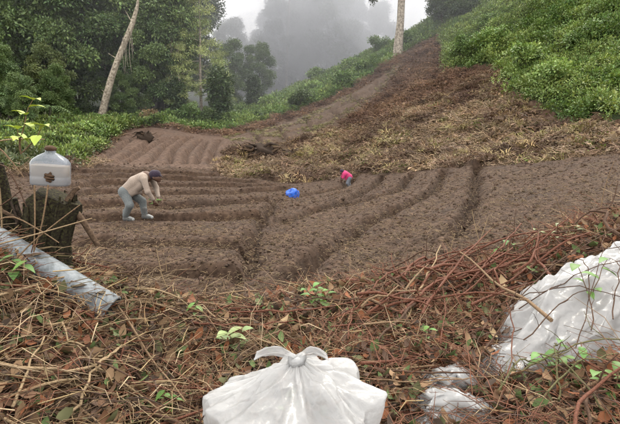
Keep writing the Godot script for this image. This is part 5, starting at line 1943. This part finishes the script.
	for s in [[Vector3(0.13, 0.30, 0.05), 6], [Vector3(0.16, 0.16, 0.04), 5], [Vector3(0.02, 0.14, 0.04), 5]]:
		var p := curve_pts(Vector3.ZERO, s[0], 8, 0.06)
		var st := start()
		add_tube(st, p, taper(8, 0.004, 0.002), 5)
		part("stem", st.commit(), M.stem_tan, t)
		for k in s[1]:
			st = start()
			var i: int = 7 - (k * 4) / int(s[1])
			var a: float = k * 2.4 + 0.5
			fresh_leaf(st, p[i], Vector3(cos(a), rng.randf_range(-0.5, 0.9), sin(a) * 0.5 + 0.4).normalized(), rng.randf_range(0.065, 0.1), rng.randf_range(0.045, 0.06), vary(yellow, 0.2))
			st.index()
			st.generate_normals()
			part("leaf", st.commit(), M.leaf, t)
	var green := Color(0.085, 0.18, 0.035)
	var g := "green sprouts among the brush"
	for s in [
		["bright green sprout at the crest behind the knotted bag", 0.05, -3.6, [Vector3(0.02, 0.2, 0), Vector3(-0.08, 0.15, 0), Vector3(0.1, 0.14, 0)], 0.07, green],
		["bright green leaves on the crest of the red pile", 1.90, -4.6, [Vector3(0.0, 0.2, 0), Vector3(0.08, 0.16, 0)], 0.09, green],
		["green leafy vine growing over the plastic sheet", 1.92, -3.1, [Vector3(0.05, 0.42, 0), Vector3(-0.15, 0.38, 0)], 0.085, green],
		["green weeds below the plastic sheet", 1.45, -2.62, [Vector3(0.0, 0.22, 0), Vector3(0.12, 0.18, 0), Vector3(-0.12, 0.14, 0)], 0.075, green],
		["green weeds at the bottom right corner", 1.62, -2.35, [Vector3(0.0, 0.2, 0), Vector3(-0.12, 0.15, 0), Vector3(0.1, 0.15, 0)], 0.07, green],
		["pale green broad leaves left of the knotted bag", -0.48, -2.95, [Vector3(0.04, 0.15, 0), Vector3(-0.04, 0.12, 0.02)], 0.1, Color(0.20, 0.27, 0.10)],
		["green leaves beside the pipe near the mossy post", -1.66, -2.55, [Vector3(0.05, 0.14, 0), Vector3(0.12, 0.11, 0)], 0.07, green],
		["olive weeds on the crest beside the tall twig", 2.3, -4.4, [Vector3(0.0, 0.22, 0), Vector3(0.2, 0.2, 0), Vector3(-0.2, 0.16, 0)], 0.06, Color(0.14, 0.17, 0.06)],
		["small green leaves low in the middle of the brush", 0.75, -3.0, [Vector3(0.03, 0.12, 0)], 0.05, green],
		["small green sprout at the bottom of the brush left of the bag", -0.72, -2.2, [Vector3(0.0, 0.13, 0), Vector3(0.06, 0.1, 0)], 0.05, green],
		["small sprout on the crest right of the pipe", -0.8, -3.2, [Vector3(0.0, 0.14, 0)], 0.06, green],
	]:
		sapling(s[0], lie(s[1], s[2], 0.05), s[3], s[4], s[5], g)
	print("bank ", Time.get_ticks_msec())


func bank_spot() -> Vector2:   # a place on the bank, thick in view and thinning beyond the crest
	while true:
		var z := -rng.randf_range(1.55, 6.2)
		var x := rng.randf_range(-0.85, 0.85) * -z
		var b := bank_share(x, z)
		if b > 0.3 and rng.randf() < b * b:
			return Vector2(x, z)
	return Vector2.ZERO


func under_sheet(p: Vector2) -> bool:
	return Geometry2D.is_point_in_polygon(p, PackedVector2Array([Vector2(1.0, -2.62), Vector2(2.0, -2.6), Vector2(3.0, -4.1), Vector2(1.8, -3.8)])) or Geometry2D.is_point_in_polygon(p, PackedVector2Array([Vector2(0.5, -2.15), Vector2(0.97, -2.15), Vector2(0.95, -2.75), Vector2(0.7, -2.75)]))


func brush() -> void:
	# shared stem shapes, one metre long
	var shapes := []
	for i in 18:
		var st := start()
		var p := curve_pts(Vector3(-0.5, 0, 0), Vector3(0.5, rng.randf_range(-0.05, 0.14), 0), 9, rng.randf_range(0.02, 0.1))
		add_tube(st, p, taper(9, 0.009, 0.004), 6, 0.0)
		for k in rng.randi() % 4:
			var at: Vector3 = p[2 + rng.randi() % 6]
			add_tube(st, curve_pts(at, at + Vector3(rng.randf_range(-0.2, 0.2), rng.randf_range(0.02, 0.16), rng.randf_range(-0.16, 0.16)), 4, 0.1), taper(4, 0.0045, 0.002), 4)
		shapes.append(st.commit())
	var zones := [
		["left of the knotted bag", "stems left of the knotted bag", [M.stem_tan, M.stem_pale, M.stem_brown, M.stem_pale, M.stem_red]],
		["behind the knotted bag", "stems behind the knotted bag", [M.stem_red, M.stem_red, M.stem_brown, M.stem_tan]],
		["by the plastic sheet", "stems in the red heap", [M.stem_red, M.stem_red, M.stem_red, M.stem_brown, M.stem_tan]],
	]
	for i in 310:
		var p := bank_spot()
		if under_sheet(p):
			continue
		var zone := 0 if p.x < -0.55 else 1 if p.x < 0.55 else 2
		if zone == 2 and rng.randf() < 0.6:
			p = Vector2(rng.randf_range(0.6, 2.2), rng.randf_range(-4.7, -3.3))
			if under_sheet(p):
				continue
		var mats: Array = zones[zone][2]
		var o := part("brush_stem", shapes[rng.randi() % shapes.size()], mats[rng.randi() % mats.size()], self)
		var turn := rng.randfn() * 0.7 + (0.45 if zone == 2 else 0.0)
		var l := rng.randf_range(0.35, 1.3) if zone == 2 else rng.randf_range(0.3, 1.05)
		var tilt := 0.0
		var a := lie(p.x - cos(turn) * l * 0.5, p.y + sin(turn) * l * 0.5)
		var b := lie(p.x + cos(turn) * l * 0.5, p.y - sin(turn) * l * 0.5)
		tilt = atan2(b.y - a.y, l) + rng.randf_range(-0.14, 0.14)
		o.position = (a + b) * 0.5 + Vector3(0, rng.randf_range(0.02, 0.13) + (0.1 * rng.randf() if zone == 2 else 0.0), 0)
		o.basis = Basis(Vector3.UP, turn) * Basis(Vector3(0, 0, 1), tilt) * Basis(Vector3.RIGHT, rng.randf() * TAU)
		var thick := rng.randf_range(0.6, 1.2) + (0.7 * rng.randf() if zone == 2 else 0.0)
		o.scale = Vector3(l, thick, thick)
		var tone: String = {M.stem_red: "reddish", M.stem_brown: "dark brown", M.stem_tan: "tan", M.stem_pale: "pale"}[o.material_override]
		var reach := "short" if l < 0.58 else "long" if l > 0.82 else "middling"
		var spot := "near the bottom of the view" if p.y > -2.6 else "along the crest" if p.y < -3.9 else "halfway up the bank"
		tag(o, "%s %s dry stem %s %s" % [reach, tone, zones[zone][0], spot], "stem", zones[zone][1])
	# the mass of fine twigs and rotting leaves beneath
	var pal := [Color(0.16, 0.068, 0.04), Color(0.18, 0.115, 0.065), Color(0.34, 0.25, 0.15), Color(0.075, 0.046, 0.032)]
	var twigs := []
	for c in pal:
		twigs.append([litter_clump(13, 0.13, 0.34, 0.0022, 81, c), litter_clump(11, 0.15, 0.24, 0.003, 82, c), litter_clump(14, 0.12, 0.2, 0.0018, 83, c)])
	var heap := start()
	for i in 2300:
		var p := bank_spot()
		if under_sheet(p):
			continue
		var right := smoothstep(-0.4, 0.9, p.x)
		var c := 0 if rng.randf() < 0.25 + 0.4 * right else 1 + rng.randi() % 3
		heap.append_from(twigs[c][i % 3], 0, Transform3D(up_basis(rng.randf_range(0.6, 1.25), 0.3), lie(p.x, p.y, rng.randf_range(-0.01, 0.07))))
	tag(part("twig_litter", heap.commit(), M.straw, self), "tangle of fine dry twigs covering the bank", "twigs", "", "stuff")
	var leaves := [dry_leaf(1), dry_leaf(2), dry_leaf(3), dry_leaf(4)]
	var lp := [Color(0.085, 0.125, 0.04), Color(0.15, 0.085, 0.05), Color(0.24, 0.15, 0.085), Color(0.20, 0.075, 0.035), Color(0.06, 0.042, 0.03), Color(0.10, 0.10, 0.045), Color(0.10, 0.06, 0.04), Color(0.18, 0.11, 0.06), Color(0.13, 0.065, 0.035)]
	var toned := []
	for c in lp:
		toned.append([dry_leaf(1, c), dry_leaf(2, c), dry_leaf(3, c), dry_leaf(4, c)])
	heap = start()
	for i in 15000:
		var p := bank_spot()
		if under_sheet(p):
			continue
		heap.append_from(toned[rng.randi() % lp.size()][i % 4], 0, Transform3D(up_basis(rng.randf_range(0.035, 0.1), 0.8), lie(p.x, p.y, rng.randf_range(0.02, 0.115))))
	tag(part("leaf_litter", heap.commit(), M.straw, self), "curled brown leaves littering the bank among the twigs", "leaves", "", "stuff")
	# larger fallen leaves lying on top
	var looks := [["rust brown curled leaf on the brush", "rust brown fallen leaves", plain(Color(0.20, 0.08, 0.04), 0.7)], ["pale tan curled leaf on the brush", "pale tan fallen leaves", plain(Color(0.34, 0.24, 0.13), 0.7)], ["dark brown curled leaf on the brush", "dark brown fallen leaves", plain(Color(0.09, 0.055, 0.035), 0.7)], ["dull green wilted leaf on the brush", "wilted green fallen leaves", plain(Color(0.13, 0.17, 0.06), 0.6)]]
	for q in looks:
		q[2].cull_mode = BaseMaterial3D.CULL_DISABLED
	for i in 190:
		var p := bank_spot()
		if under_sheet(p) or p.y < -4.6:
			continue
		var look: Array = looks[rng.randi() % 4]
		var f := part("fallen_leaf", leaves[i % 4], look[2], self)
		f.transform = Transform3D(up_basis(rng.randf_range(0.07, 0.13), 0.5), lie(p.x, p.y, rng.randf_range(0.07, 0.11)))
		var side := "left of the knotted bag" if p.x < -0.5 else "behind the knotted bag" if p.x < 0.5 else "near the plastic sheet"
		tag(f, "%s %s %s" % [look[0], side, "low down" if p.y > -2.7 else "higher up"], "leaf", look[1])
	# small green leaves dropped on the bag and sheet
	for q in [[Vector3(-0.24, 0.25, -1.80), "small green leaf stuck to the front of the knotted bag"], [Vector3(-0.14, 0.335, -1.90), "tiny green leaf near the top of the knotted bag"]]:
		var st := start()
		fresh_leaf(st, Vector3.ZERO, Vector3(0.9, 0.1, 0.3).normalized(), 0.035, 0.022, Color(0.17, 0.25, 0.08))
		st.index()
		st.generate_normals()
		var f := part("green_leaf", st.commit(), M.leaf, self)
		f.position = q[0]
		tag(f, q[1], "leaf")
